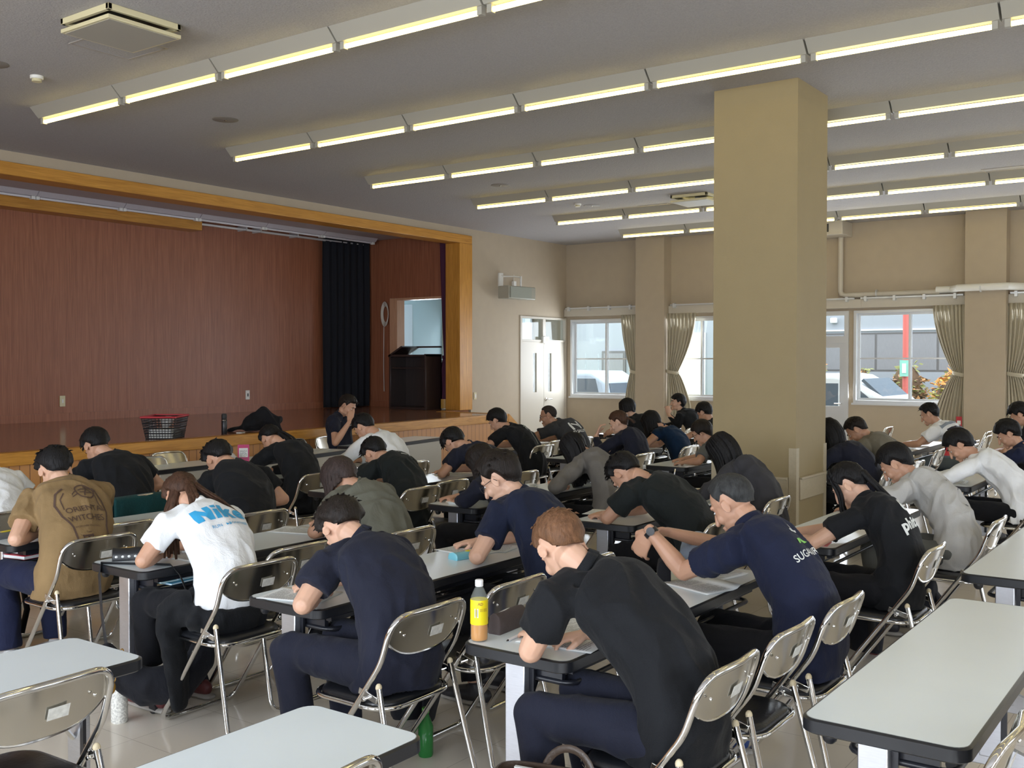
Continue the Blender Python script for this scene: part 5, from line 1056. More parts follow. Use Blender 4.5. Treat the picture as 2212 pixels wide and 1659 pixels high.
for sg in (-1, 1): back_decal(I, 'curve', [stroke([(sg*.06, .20), (sg*.11, .17), (sg*.135, .10), (sg*.13, .02), (sg*.105, -.06), (sg*.10, -.13), (sg*.10, -.22)], .010)], .50, m); back_decal(I, 'curve', [stroke([(sg*.07, .165), (sg*.10, .13), (sg*.105, .06)], .006)], .50, m)
I = C1; m = M('print_blue'); q_ = lambda P: [(x-1.65, y-.5) for x, y in P]
for P in ([(0,0),(0,1),(.34,1),(.66,.52),(.66,1),(1,1),(1,0),(.66,0),(.34,.48),(.34,0)], [(1.12,0),(1.12,.70),(1.44,.70),(1.44,0)], [(1.12,.80),(1.12,1.0),(1.44,1.0),(1.44,.80)], [(1.56,0),(1.56,1),(1.88,1),(1.88,.60),(2.12,.76),(2.50,.76),(2.18,.42),(2.54,0),(2.14,0),(1.88,.30),(1.88,0)]):
    back_decal(I, 'curve', [q_(P)], .76, m, size=.088, dx=-.005)
back_decal(I, 'curve', [q_(arcband(2.95, .38, .13, .40, 18, 318, 22))], .76, m, size=.088, dx=-.005); back_decal(I, 'curve', [q_([(2.80,.30),(3.34,.30),(3.34,.46),(2.80,.46)])], .76, m, size=.088, dx=-.005)
back_decal(I, 'text', 'RUN', .64, m, .026, dx=-.065); back_decal(I, 'text', 'TOGETHER', .645, m, .024, dx=.065)
for d_ in (-.016, .002): back_decal(I, 'curve', [[(d_, -.008), (d_+.016, 0), (d_, .008)]], .64, m)
I = A2; back_decal(I, 'text', 'SUGADAIRA', .60, M('print_white'), .045, dx=-.035, bold=.0006)
back_decal(I, 'curve', [[(-.055, -.014), (-.035, .012), (-.015, .012), (.0, -.014), (-.012, -.014), (-.022, .0), (-.038, -.014)]], .68, M('print_green'), dx=-.035); back_decal(I, 'curve', [[(-.01, .012), (.015, .012), (.055, -.014), (.025, -.014)]], .68, M('print_green'), dx=-.035)
back_decal(I, 'curve', [[(-.04, -.008), (-.01, -.012), (.04, -.012), (.05, .0), (.015, .004), (.018, .028), (-.008, .032), (-.015, .008), (-.04, .006)]], .755, M('print_white'), dx=-.04)
I = A3; m = M('print_white'); back_decal(I, 'text', 'phiten', .60, m, .080, dx=-.035, bold=.003, shear=.25)
back_decal(I, 'curve', [arcband(0, 0, .030, .044, 110, 430, 26)], .745, m, dx=-.03); back_decal(I, 'curve', [stroke([(.002, .042), (-.003, .0), (-.002, -.04), (.008, -.068)], .009)], .745, m, dx=-.03)
I = E6; m = M('print_white'); back_decal(I, 'curve', [[(-.075, -.06), (-.05, -.06), (-.05, .06), (-.075, .06)]], .72, m); back_decal(I, 'curve', [[(.05, -.06), (.075, -.06), (.075, .06), (.05, .06)]], .72, m); back_decal(I, 'curve', [[(-.04, .045), (.03, .0), (.04, .045), (.04, -.045), (.03, -.02), (-.04, .02)]], .72, m); back_decal(I, 'text', 'ELSALUTE', .585, m, .052, bold=.001)
I = D3; m = M('print_white'); back_decal(I, 'text', '✿' if False else '*', .86, m, .12, dx=-.05, bold=.008); back_decal(I, 'text', 'W', .86, m, .05, dx=.07, bold=.006); back_decal(I, 'curve', [stroke([(-.08, 0), (-.03, -.006), (.02, .003), (.09, -.002)], .008)], .82, m, dx=.02)
I = E5; m = M('print_pale'); back_decal(I, 'curve', [stroke([(-.012, .09), (.004, .07), (-.004, .05), (.012, .035)], .007)], .82, m, dx=.0); back_decal(I, 'curve', [stroke([(.0, .035), (.02, .02), (-.006, .0), (.018, -.015), (-.004, -.03), (.016, -.05)], .012)], .78, m, dx=.0); back_decal(I, 'curve', [stroke([(0, .08), (.003, 0), (0, -.09)], .006)], .55, m, dx=.02)
I = A4; m = M('print_black'); back_decal(I, 'curve', [stroke([(-.05, .03), (-.045, 0), (-.03, .03), (-.02, .0), (-.005, .012), (.0, -.004), (.02, .01), (.05, .006), (.08, .025)], .0045)], .84, m, dx=-.06)
back_decal(I, 'curve', [stroke([(-.015, 0), (.015, .004)], .005)], .72, m, dx=-.03); back_decal(I, 'curve', [stroke([(-.018, 0), (.018, .005)], .005)], .60, m, dx=-.02); back_decal(I, 'curve', [[(0, 0), (.014, 0), (.014, .018), (0, .018)]], .45, m, dx=.0)
I = B1; back_decal(I, 'text', 'T', .955, M('print_grey'), .02, dx=.03, bold=.0012)
I = F1; me = flat_mesh('curve', [stroke([(-.03, .006), (-.015, .004), (0, .007), (.015, .004), (.03, .006)], .008), stroke([(-.03, -.008), (-.01, -.007), (.01, -.009), (.026, -.007)], .005)]); p = I['spine'](.70); decal('print', me, M('print_white'), I['shirt'], I['body'], p + V((-.07, 0, 0)), (-1, 0, 0), (0, 0, 1))
me = flat_mesh('curve', [circ(0, 0, .012, 12)]); decal('print', me, mat('print_red', (0.5, 0.06, 0.08), .7), I['shirt'], I['body'], p + V((-.07, 0, .03)), (-1, 0, 0), (0, 0, 1))
I = B7
for t_, m_, w_ in ((.82, 'cloth_paleblue', .05), (.66, 'print_black', .085), (.50, 'cloth_paleblue', .045), (.40, 'cloth_navy2', .03)):
    if w_: back_decal(I, 'curve', [[(-.19, -w_/2 + .05), (0, -w_/2), (.19, -w_/2 + .05), (.19, w_/2 + .05), (0, w_/2), (-.19, w_/2 + .05)]], t_, M(m_), name='stripe')
# watch of the older man
w_ = A2['wr']['L']; a_ = A2['el']['L']; d_ = (w_-a_).normalized(); o_ = MB().tube([w_ - d_*.022, w_ - d_*.0], .034, n=18).build('watch', M('black_plastic'), A2['body'], smooth=True, angle=50)
MB().tube([w_ - d_*.011 + V((-.026, -.010, .01)), w_ - d_*.011 + V((-.040, -.016, .012))], .019, n=18).build('watch_face', M('spectacle'), o_, smooth=True, angle=50)
# ---------------------------------------------------------------- chairs under the sitters and the empty ones
G2 = 'chrome folding chairs in the hall'
for x, y, rz_, l in [
 (2.93, 1.52, 0, 'chair under the chestnut-haired man in the black polo, nearest the bottom'),
 (3.45, 1.52, 0, 'empty chair between the black polo man and the older man with the watch'),
 (3.97, 1.50, 0, 'chair under the older man in the navy logo polo'),
 (5.34, 1.50, 0, 'chair under the ponytailed woman in the black logo T-shirt'),
 (6.50, 1.42, 0, 'chair under the boy in the pale grey T-shirt'),
 (8.75, 1.48, 0, 'chair under the boy in the white long-sleeved shirt at the right'),
 (10.3, 1.42, 0, 'chair under the bowl-haired boy at the right edge'),
 (12.1, 1.55, 0, 'chair under the half cut-off head at the right edge'),
 (2.93, 2.73, 0, 'chair under the bowed man in the navy polo'),
 (3.50, 2.73, 0, 'empty chair between the navy polo man and the man in glasses'),
 (4.10, 2.73, 0, 'chair under the man in black-rimmed glasses'),
 (5.48, 2.70, 0, 'chair under the slumped man in plain black'),
 (6.62, 2.80, 0, 'chair beside the column under the slate grey hoodie'),
 (8.98, 2.72, 0, 'chair under the long-haired person right of the column'),
 (9.80, 2.70, 0, 'chair under the man in the olive T-shirt'),
 (11.25, 2.85, 0, 'empty chair left of the striped T-shirt'),
 (12.15, 2.70, 0, 'chair under the man in the striped T-shirt'),
 (12.70, 2.80, 0, 'empty chair right of the striped T-shirt, back showing above the white shirt'),
 (14.6, 4.3, 0, 'lone empty chair by the garden door, behind the olive T-shirt'),
 (14.5, 3.0, 0, 'empty chair before the right-hand pillar, left of a pair'),
 (13.7, 2.85, 0, 'empty chair before the right-hand pillar, right of a pair'),
 (3.12, 3.90, 0, 'chair under the woman in the white printed T-shirt'),
 (3.52, 4.08, 0, 'empty chair between the white printed T-shirt and the sage T-shirt'),
 (4.20, 3.95, 0, 'chair under the person in the sage green T-shirt'),
 (5.52, 4.00, 0, 'chair under the navy top behind the man in glasses'),
 (6.70, 3.98, 0, 'chair under the grey sweatshirt'),
 (8.98, 3.95, 0, 'chair under the glasses wearer half behind the column'),
 (3.08, 5.12, 0, 'chair under the brown printed T-shirt'),
 (3.42, 5.42, 0, 'empty chair tucked in behind the brown printed T-shirt'),
 (4.17, 5.13, 0, 'chair under the plain black shirt'),
 (5.66, 5.13, 0, 'chair under the black T-shirt with white shoulder lettering'),
 (6.12, 5.22, 0, 'empty chair right of the black T-shirt with white shoulder lettering'),
 (6.95, 5.12, 0, 'chair under the navy hooded T-shirt'),
 (9.03, 5.12, 0, 'chair under the woman with tied brown hair'),
 (10.1, 5.14, 0, 'chair under the sleeveless blue top'),
 (12.0, 5.2, 0, 'chair under the farther head beside the column'),
 (3.35, 6.38, 0, 'chair under the white T-shirt cut off at the left edge'),
 (4.22, 6.42, 0, 'chair draped with the teal cloth'),
 (5.88, 6.42, 0, 'chair under the black hoodie'),
 (6.25, 6.55, 0, 'empty chair left of the white long-sleeved man'),
 (7.05, 6.42, 0, 'chair under the man in the white long-sleeved shirt'),
 (9.28, 6.50, 0, 'chair under the boy with the vertical white print'),
 (9.95, 6.75, 0, 'chair left of the stairs under the grey logo T-shirt'),
 (10.48, 6.72, 0, 'empty chair right of the grey logo T-shirt'),
 (12.15, 6.5, 0, 'chair under the short black bob by the first pillar'),
 (12.88, 6.45, 0, 'empty chair beside the boy looking sideways'),
 (13.5, 6.5, 0, 'chair under the boy looking sideways'),
 (1.56, 1.90, 0, 'chair tucked at the bottom centre table, only its bent tube in view'),
 (1.58, 3.03, radians(2), 'empty chair at the lower left corner with a cream label'),
 (2.80, .72, 0, 'empty chair at the bottom right corner, partly cut off'),
 (8.80, 8.88, pi+radians(8), 'chair under the man facing the hall'),
 (8.25, 8.86, pi+radians(6), 'black-backed chair left of the man facing the hall'),
 (9.75, 8.86, pi+radians(8), 'empty chair behind the right front desk'),
 (6.35, 8.62, pi+radians(4), 'empty chair behind the pink leaflet stand'),
 (5.85, 8.30, pi-radians(4), 'empty chair facing the hall at the left end of the short front desk')]:
    chair(x, y, rz_, l, G2)
# ================================================================ THINGS ON TABLES, FLOOR AND STAGE
def text_lines(name, parent, x0, x1, y0, y1, z, n, m, seed=1, w=.0022):
    rnd = random.Random(seed); mb = MB()
    for k in range(n):
        y = y1 - (y1-y0)*(k+.5)/n; x = x0
        while x < x1 - .01:
            l = rnd.uniform(.012, .05); l = min(l, x1-x); mb.add([(x, y-w/2, z), (x+l, y-w/2, z), (x+l, y+w/2, z), (x, y+w/2, z)], [(0,1,2,3)]); x += l + .005
            if rnd.random() < .06: break
    return mb.build(name, m, parent)
mat('ink', (0.12, 0.12, 0.13), .8); NPAP = 0
def sheet_of_paper(x, y, rz, label, sz=(.21, .297), z=.7005, lines=22, curl=.0, n=1, group='exam papers on the tables'):
    global NPAP; NPAP += 1
    w, h = sz
    fn = lambda u, v: ((u-.5)*w, (v-.5)*h, .0012 + curl*max(0, u-.75)**2*16*.02 + .0006*sin(u*5+v*3))
    o = MB().sheet(fn, 8, 6, .0009*n).build('paper', M('paper'), loc=(x, y, z + .0005*n), rz=rz, smooth=True, angle=180); tag(o, label, 'paper', group)
    if lines: text_lines('printed_text', o, -w*.42, w*.42, -h*.43, h*.43, .0026 + .0004*n, lines, M('ink'), NPAP)
    return o
PI2 = pi/2
for a in [
 (3.06, 1.97, .1, 'exam paper under the forearms of the man in the black polo'), (3.24, 2.10, -.3, 'sheet lying ahead of the black polo man, beyond his elbow'),
 (4.16, 1.97, -.35, 'printed test sheet nearest the edge under the older man with the watch'), (4.45, 2.06, -.2, 'second printed sheet right of the older man with the watch'),
 (2.99, 3.27, .3, 'exam paper beside the elbow of the navy polo man'), (4.36, 3.30, .2, 'sheet beyond the light blue pencil case'), (4.22, 3.33, -.1, 'sheet partly under the light blue pencil case'),
 (3.28, 4.42, .0, 'paper under the arm of the woman in the white printed shirt'), (4.14, 4.54, .3, 'paper before the sage green T-shirt'),
 (3.22, 5.68, .1, 'paper under the arm of the brown T-shirt'), (5.80, 3.40, .2, 'paper before the slumped man in plain black'), (5.80, 4.60, 0, 'paper before the navy top behind the man in glasses'),
 (5.68, 2.03, .15, 'printed sheet under the hand of the ponytailed woman in black'), (6.70, 3.25, .2, 'paper under the arm of the slate grey hoodie'), (9.15, 4.45, .1, 'paper before the glasses wearer beside the column'),
 (8.98, 2.02, .1, 'paper before the boy in the white long-sleeved shirt'), (10.1, 2.05, 0, 'paper before the bowl-haired boy at the right edge'), (12.25, 3.26, .2, 'paper before the striped T-shirt'),
 (7.0, 5.7, .1, 'paper before the navy hooded T-shirt'), (9.3, 5.66, .1, 'paper before the woman with tied brown hair'), (8.0, 8.50, .2, 'papers before the man facing the hall')]:
    sheet_of_paper(a[0], a[1], a[2], a[3], curl=1.0 if a[0] in (4.16,) else .2)
# tea bottle
mat('pet_clear', (0.75, 0.78, 0.75), .08, spec=.6); 
def glassy(name, col, alpha, rough=.06):
    m = bpy.data.materials.new(name); m.use_nodes = True; MATS[name] = m; t = m.node_tree
    for x in list(t.nodes): t.nodes.remove(x)
    o_ = t.nodes.new('ShaderNodeOutputMaterial'); mx = t.nodes.new('ShaderNodeMixShader'); tr = t.nodes.new('ShaderNodeBsdfTransparent'); pb = t.nodes.new('ShaderNodeBsdfPrincipled')
    pb.inputs['Base Color'].default_value = tuple(col)+(1,); pb.inputs['Roughness'].default_value = rough; tr.inputs[0].default_value = tuple(min(1, .4+c*.6) for c in col)+(1,); mx.inputs[0].default_value = alpha
    t.links.new(tr.outputs[0], mx.inputs[1]); t.links.new(pb.outputs[0], mx.inputs[2]); t.links.new(mx.outputs[0], o_.inputs[0]); return m
glassy('pet', (0.8, 0.85, 0.84), .10); glassy('tea', (0.70, 0.27, 0.015), .93); glassy('clear_film', (0.85, 0.87, 0.88), .45); glassy('green_pet', (0.03, 0.22, 0.05), .75)
mat('label_yellow', (0.80, 0.66, 0.01), .4); mat('cap_white', (0.82, 0.84, 0.86), .4); mat('ink_brown', (0.30, 0.16, 0.03), .7)
b = MB().lathe([(.024, 0), (.030, .004), (.0315, .012), (.0315, .150), (.029, .160), (.018, .186), (.0125, .194), (.0125, .202)], n=24).build('tea_bottle', M('pet'), loc=(2.885, 2.225, .70), rz=radians(-60), smooth=True, angle=60)
tag(b, 'plastic bottle of amber tea with a yellow label and white cap', 'bottle')
MB().lathe([(.023, .003), (.029, .006), (.0298, .014), (.0298, .070)], n=24).build('tea', M('tea'), b, smooth=True, angle=60)
MB().lathe([(.0320, .062), (.0322, .066), (.0322, .146), (.0318, .150)], n=24).build('label_wrap', M('label_yellow'), b, smooth=True, angle=60)
MB().lathe([(.0145, .196), (.0148, .198), (.0148, .216), (.0135, .219), (.0, .2195)], n=24).build('cap', M('cap_white'), b, smooth=True, angle=40)
def on_cyl(name, kind, data, size, z, ang, r, m, parent, **k):
    me = flat_mesh(kind, data, size, **k); bm = bmesh.new(); bm.from_mesh(me); bmesh.ops.triangulate(bm, faces=bm.faces)
    for v in bm.verts:
        a = ang + v.co.x/r; zz = z + v.co.y; v.co = (r*cos(a), r*sin(a), zz)
    bm.to_mesh(me); bm.free(); me.materials.clear(); me.materials.append(m); o = bpy.data.objects.new(name, me); COL.objects.link(o); o.parent = parent; return o
A0 = radians(-140+60)
on_cyl('label_print', 'text', 'AD', .014, .137, A0+.1, .0328, M('ink_brown'), b, bold=.0003); on_cyl('label_print', 'curve', [stroke([(x-.003, y), (x+.003, y+.001)], .0012) for x in (-.010, -.003, .004, .011) for y in (-.004, 0, .004)] + [stroke([(x, -.005), (x, .006)], .0011) for x in (-.010, .004, .011)], 1, .115, A0+.45, .0328, M('ink_brown'), b)
on_cyl('barcode', 'curve', [[(-.007, -.016), (.007, -.016), (.007, .016), (-.007, .016)]], 1, .105, A0-.35, .0326, M('paper'), b)
on_cyl('barcode_bars', 'curve', [[(-.005, y), (.005, y), (.005, y+.0012), (-.005, y+.0012)] for y in [-.012+.0026*i for i in range(10)]], 1, .105, A0-.35, .0329, M('ink'), b)
# pencil cases
def pouch(name, label, loc, rz, L, Wd, Hh, m, zipm=None, group=None, z=.70):
    w2 = Wd/2; prof = [(-w2, .002), (-w2*.92, 0), (w2*.92, 0), (w2, .002), (w2*.98, Hh*.45), (w2*.78, Hh*.82), (w2*.25, Hh*.98), (0, Hh), (-w2*.25, Hh*.98), (-w2*.78, Hh*.82), (-w2*.98, Hh*.45)]
    mb = MB(); vs = []; n = len(prof); XS_ = [-.5, -.485, -.3, -.1, .1, .3, .485, .5]
    for q in XS_: kk = .88 if abs(q) == .5 else 1.0; vs += [(q*L, a*kk, b_*kk*(1 + .03*sin(q*9))) for a, b_ in prof]
    fs = [(i*n+k, i*n+(k+1) % n, (i+1)*n+(k+1) % n, (i+1)*n+k) for i in range(len(XS_)-1) for k in range(n)] + [tuple(range(n-1, -1, -1)), tuple((len(XS_)-1)*n+k for k in range(n))]
    mb.add(vs, fs); o = mb.build(name, m, loc=(loc[0], loc[1], z), rz=rz, smooth=True, angle=50); tag(o, label, 'pencil case', group)
    MB().tube([(-L/2+.005, .003, Hh*.93), (0, .004, Hh*.995), (L/2-.005, .003, Hh*.93)], (.002, .002)if False else .0022, n=6).build('zip', zipm or M('frame_alu'), o)
    MB().box(L/2-.012, L/2+.012, -.004, .004, Hh*.86, Hh*.90).build('zip_pull', M('chrome'), o); return o
cloth('pouch_brown', (.075, .058, .055)); mat('pouch_blue', (.20, .55, .66), .35); mat('pouch_black', (.010, .011, .014), .35); mat('pouch_grey', (.16, .18, .20), .5); cloth('pouch_dark', (.008, .008, .010))
pouch('pencil_case', 'dark brown cloth pencil case standing behind the tea bottle', (3.075, 2.235), radians(3), .19, .055, .075, M('pouch_brown'))
p = pouch('pencil_case', 'light blue pencil case with a small cartoon-coloured patch', (4.08, 3.22), radians(-12), .20, .075, .035, M('pouch_blue')); MB().ell((.01, 0, .034), (.03, .018, .003)).build('patch', M('label_yellow'), p, smooth=True)
p = pouch('pencil_case', 'black pencil case with white oval dots and a gold zip', (3.05, 4.56), radians(-35), .19, .07, .062, M('pouch_black'), M('gold'))
for k in range(6): MB().ell((-.075+.03*k, -.033, .022), (.008, .004, .007)).build('white_dot', M('paper'), p, smooth=True)
p = pouch('pencil_case', 'flat grey and yellow pencil case by the bare elbow at the left edge', (3.02, 5.72), radians(20), .20, .08, .035, M('pouch_grey')); MB().ell((0, 0, .034), (.05, .02, .003)).build('patch', M('label_yellow'), p, smooth=True)
pouch('pencil_case', 'small black pouch standing under the hands of the older man with the watch', (4.20, 2.17), radians(30), .12, .06, .10, M('pouch_dark'))
pouch('pencil_case', 'crumpled black pouch on the table beyond the black lettered T-shirt', (6.42, 5.62), radians(30), .16, .07, .055, M('pouch_dark'))
# pens, erasers, ruler
mat('pen_white', (.75, .76, .78), .3); mat('pen_red', (.55, .10, .12), .4); mat('eraser_blue', (.03, .03, .12), .5)
def pen(loc, d, label, m='pen_white', L=.14, r=.0045):
    d = V(d).normalized(); q = V(loc); o = MB().tube([(0,0,0), d*L], r, n=10).build('pen', M(m), loc=loc, smooth=True, angle=50); tag(o, label, 'pen')
    MB().tube([-d*.012, (0,0,0)], [.001, r*.9], n=8).build('pen_tip', M('black_plastic'), o); MB().tube([d*(L-.02), d*(L+.004)], r*1.1, n=10).build('pen_end', M('cap_ivory'), o); return o
pen((2.93, 2.13, .706), (.85, .10, 0), 'clear yellowish pen lying below the tea bottle'); pen((2.97, 2.085, .706), (.85, .18, 0), 'white pen lying next to the yellowish pen')
pen((5.32, 2.15, .79), (-.1, -.25, .6), 'pen held upright by the ponytailed woman in black', 'ink', .12); pen((6.66, 3.38, .78), (.2, -.05, .7), 'pen in the hand of the slate grey hoodie'); pen((8.64, 2.24, .80), (.25, -.1, .6), 'pencil in the hand of the boy in the white long-sleeved shirt')
def eraser(loc, label, rz=0): 
    o = MB().box(-.02, .02, -.01, .01, 0, .012).build('eraser', M('paper'), loc=loc, rz=rz, bevel=.002); tag(o, label, 'eraser'); MB().box(-.006, .021, -.0105, .0105, -.0003, .0125).build('sleeve', M('eraser_blue'), o)
eraser((5.80, 2.11, .7035), 'eraser in a dark sleeve on the ponytailed woman\'s sheet', .3); eraser((12.0, 3.36, .732), 'white eraser on the purple laptop case')
o = MB().box(-.075, .075, -.014, .014, 0, .002).build('ruler', M('pen_red'), loc=(5.52, 1.86, .7), rz=radians(10)); tag(o, 'red ruler by the elbow of the ponytailed woman', 'ruler'); MB().box(-.07, .07, .006, .012, .002, .0026).build('scale_marks', M('paper'), o)
mat('laptop_purple', (.10, .09, .22), .5); o = MB().box(-.17, .17, -.12, .12, 0, .028).build('laptop_case', M('laptop_purple'), loc=(11.95, 3.28, .7), rz=.1, bevel=.01); tag(o, 'flat purple laptop case before the striped T-shirt', 'case'); MB().box(-.168, .168, -.121, .121, .012, .015).build('zip', M('black_plastic'), o)
# tissues, booklets
def stack(x, y, label, n=4, rz=0, s=(.10, .07), h=.006):
    o = thing('booklet_stack' if n > 3 else 'tissue_pack', label, 'booklets' if n > 3 else 'tissue', (x, y, .70), rz, None); rnd = random.Random(int(x*97+y*31))
    for k in range(n):
        a = rnd.uniform(-.25, .25); c_, s_ = cos(a), sin(a); q = MB().obox((rnd.uniform(-.008, .008), rnd.uniform(-.008, .008), h*(k+.5)), (c_*s[0]/2, s_*s[0]/2, 0), (-s_*s[1]/2, c_*s[1]/2, 0), (0, 0, h*.46)).build('booklet' if n > 3 else 'sheet_fold', M('paper'), o, bevel=.001)
stack(5.66, 3.38, 'crumpled white tissues at the left end of the plain black man\'s table', 3, .4, (.12, .08), .008); stack(5.60, 4.52, 'papers and small cards at the left end of the table behind the man in glasses', 3, .2, (.14, .07), .005)
stack(7.02, 3.36, 'small pile of white booklets before the slate grey hoodie', 5, .5, (.12, .10), .008); stack(6.45, 4.52, 'folded tissues beside the grey sweatshirt', 3, .3, (.14, .09), .010); stack(6.62, 4.60, 'small stack of white booklets left of the grey sweatshirt', 4, .1, (.09, .06), .008)
stack(3.36, 4.50, 'crumpled clear tissue pack by the dotted pencil case', 3, .6, (.09, .05), .01); stack(12.35, 7.12, 'pale folded papers on the table below the corner window', 4, .1, (.25, .18), .006)
# books under two of the tables
mat('book_red', (.45, .02, .04), .5); mat('book_blue', (.06, .28, .45), .4); mat('book_teal', (.15, .45, .50), .4)
def book(loc, sz, rz, m, label): 
    o = MB().box(-sz[0]/2, sz[0]/2, -sz[1]/2, sz[1]/2, 0, sz[2]).build('book', m, loc=loc, rz=rz, bevel=.002); tag(o, label, 'book'); MB().box(-sz[0]/2-.001, sz[0]/2-.004, -sz[1]/2-.001, sz[1]/2+.001, .003, sz[2]-.003).build('pages', M('paper'), o)
book((3.10, 5.60, .597), (.24, .18, .022), radians(10), M('book_red'), 'red-covered book on the shelf under the left table'); book((3.12, 5.60, .6195), (.22, .17, .016), radians(14), M('black_plastic'), 'black notebook lying on the red book')
book((3.22, 4.40, .597), (.30, .21, .010), radians(5), M('book_blue'), 'blue booklet at the bottom of the pile under the dotted case table'); book((3.20, 4.41, .6075), (.30, .21, .010), radians(-4), M('book_teal'), 'teal booklet in the middle of the pile under the table'); book((3.24, 4.40, .618), (.28, .20, .008), radians(9), M('book_blue'), 'light blue booklet on top of the pile under the table')
# black tote hanging from the corner of the printed white shirt's table, with a keychain
cloth('bag_black', (.012, .013, .018)); mat('strap_black', (.012, .012, .014), .6)
tb = thing('tote_bag', 'black cloth shoulder bag hanging from the table corner by its strap', 'bag', (3.02, 4.10, 0))
mb = MB(); mb.tube([(-.28, .20, .36), (-.25, .16, .25), (-.16, .08, .18), (-.03, .0, .18), (.06, -.04, .28), (.08, -.06, .40)], [(.03, .03), (.06, .07), (.09, .10), (.09, .10), (.06, .07), (.03, .03)], side=(1,.6,0), n=18, rnd=True); bo = mb.build('bag_body', M('bag_black'), tb); remesh(bo, .012, 4); wrinkle(bo, .014, 77, 10)
MB().tube([(-.28, .20, .34), (-.22, .34, .50), (-.155, .46, .66), (-.13, .47, .706), (-.06, .34, .7065), (.04, .16, .706), (.055, .11, .66), (.07, .02, .50), (.08, -.05, .40)], [(.020, .003)]*9, side=(.3,1,0), n=8).build('strap', M('strap_black'), tb, smooth=True, angle=180)
kc = MB()
for k in range(5): kc.tube([(-.27 - .008*k + .009*cos(a), .10 + .004*k, .36 - .03*k + .014*sin(a)) for a in [2*pi*i/12 for i in range(13)]], .0025, n=6)
kc.ell((-.31, .12, .20), (.02, .008, .03)); kc.build('keychain', M('gold'), tb, smooth=True)
# jacket tied round the waist of the white printed shirt
j = MB(); j.tube([(-.20, .04, .60), (-.22, .10, .54), (-.24, .08, .46), (-.22, .05, .30), (-.20, .06, .12)], [(.05, .05), (.06, .06), (.06, .05), (.07, .04), (.05, .03)], n=14, rnd=True); j.tube([(-.19, -.06, .52), (-.19, .05, .54), (-.05, .13, .57), (.10, .12, .58)], [.05, .055, .05, .05], n=12, rnd=True); j.tube([(-.20, .02, .53), (-.19, -.07, .52), (-.11, -.150, .50), (0, -.168, .495), (.10, -.155, .50), (.20, -.05, .52)], [(.062, .032)]*6, side=(0,0,1), n=12, rnd=True)
jo = j.build('tied_jacket', M('cloth_black'), C1['body']); remesh(jo, .010, 4); wrinkle(jo, .014, 55, 12)
# teal cloth over a chair back
cloth('cloth_tealcover', (.008, .055, .058))
def tealf(u, v):
    x = (u-.5)*.50; 
    if v < .5: q = v*2; y = -.285 - .012*sin(u*14)*(1-q); z = .55 + (.79-.55)*q - .012*abs(u-.5)
    else: q = (v-.5)*2; y = -.262 + q*.05 + .008*sin(u*12)*q; z = .79 - .012*abs(u-.5) - q*.16
    return (x, y, z)
o = MB().sheet(tealf, 24, 20, .005).build('chair_cover', M('cloth_tealcover'), loc=(4.22, 6.42, 0), smooth=True, angle=180); tag(o, 'teal cloth draped over the back of a chair', 'cloth')
# grey cloth bundle on the table beyond the older man's hands
mb = MB(); mb.tube([(-.08, -.02, .03), (-.05, 0, .07), (0, .02, .11), (.08, .03, .12), (.13, .03, .08), (.16, .02, .03)], [(.04, .03), (.06, .05), (.07, .06), (.07, .06), (.06, .05), (.04, .03)], n=16, rnd=True, side=(0,1,0))
o = mb.build('grey_sweatshirt', M('cloth_paleblue'), loc=(4.47, 2.13, .70)); remesh(o, .01, 4); wrinkle(o, .012, 91, 12)
me_ = o.data; zmin = min(v.co.z for v in me_.vertices)
for v in me_.vertices: v.co.z = max(0.001, v.co.z)
tag(o, 'pale grey sweatshirt bundled on the table behind the older man\'s hands', 'sweatshirt')
# floor things
b = MB().lathe([(.034, 0), (.038, .006), (.038, .20), (.030, .235), (.026, .245)], n=24).build('flask', mat('speckle', (.72, .72, .68), .4, var=.35, vscale=110), loc=(2.80, 4.30, 0), smooth=True, angle=50); tag(b, 'white speckled drinks flask standing on the floor', 'flask'); MB().lathe([(.027, .238), (.029, .245), (.029, .252)], n=24).build('ring', M('black_plastic'), b); MB().lathe([(.027, .252), (.027, .275), (.022, .282), (0, .283)], n=24).build('lid', M('cap_white'), b, smooth=True, angle=50)
def backpack(label, loc, rz, m, m2, s=1.0, strap=True):
    o = thing('backpack', label, 'bag', loc, rz); mb = MB(); mb.tube([(0, 0, .03), (0, 0, .15), (0, 0, .30), (0, .01, .40), (0, .02, .44)], [(.14*s, .09*s), (.16*s, .11*s), (.155*s, .10*s), (.12*s, .08*s), (.06*s, .05*s)], side=(1,0,0), n=20)
    b_ = mb.build('bag_body', m, o); remesh(b_, .012, 5); wrinkle(b_, .008, int(loc[0]*10), 9)
    q = MB().tube([(0, -.10*s, .05), (0, -.115*s, .14), (0, -.11*s, .23), (0, -.09*s, .27)], [(.10*s, .02), (.12*s, .03), (.11*s, .03), (.07*s, .015)], side=(1,0,0), n=14, rnd=True).build('front_pocket', m2, o, smooth=True)
    for sg in (-1, 1): MB().tube([(sg*.07, .09*s, .40), (sg*.09, .15*s, .33), (sg*.10, .17*s, .20), (sg*.10, .11*s, .07)], [(.022, .005)]*4, side=(1,0,0), n=8).build('shoulder_strap', M('strap_black'), o, smooth=True)
    MB().tube([(-.03, .04, .43), (0, .05, .47), (.03, .04, .43)], .006, n=6).build('grab_loop', M('strap_black'), o, smooth=True); return o
mat('bag_grey', (.14, .145, .17), .6, var=.25, vscale=14)
backpack('grey and black backpack on the floor at the left edge', (3.08, 5.98, 0), radians(-60), M('bag_black'), M('bag_grey'))
bp_ = backpack('black backpack with a green bottle under the navy polo man\'s chair', (3.62, 3.20, 0), radians(20), M('bag_black'), M('bag_black'), .95)
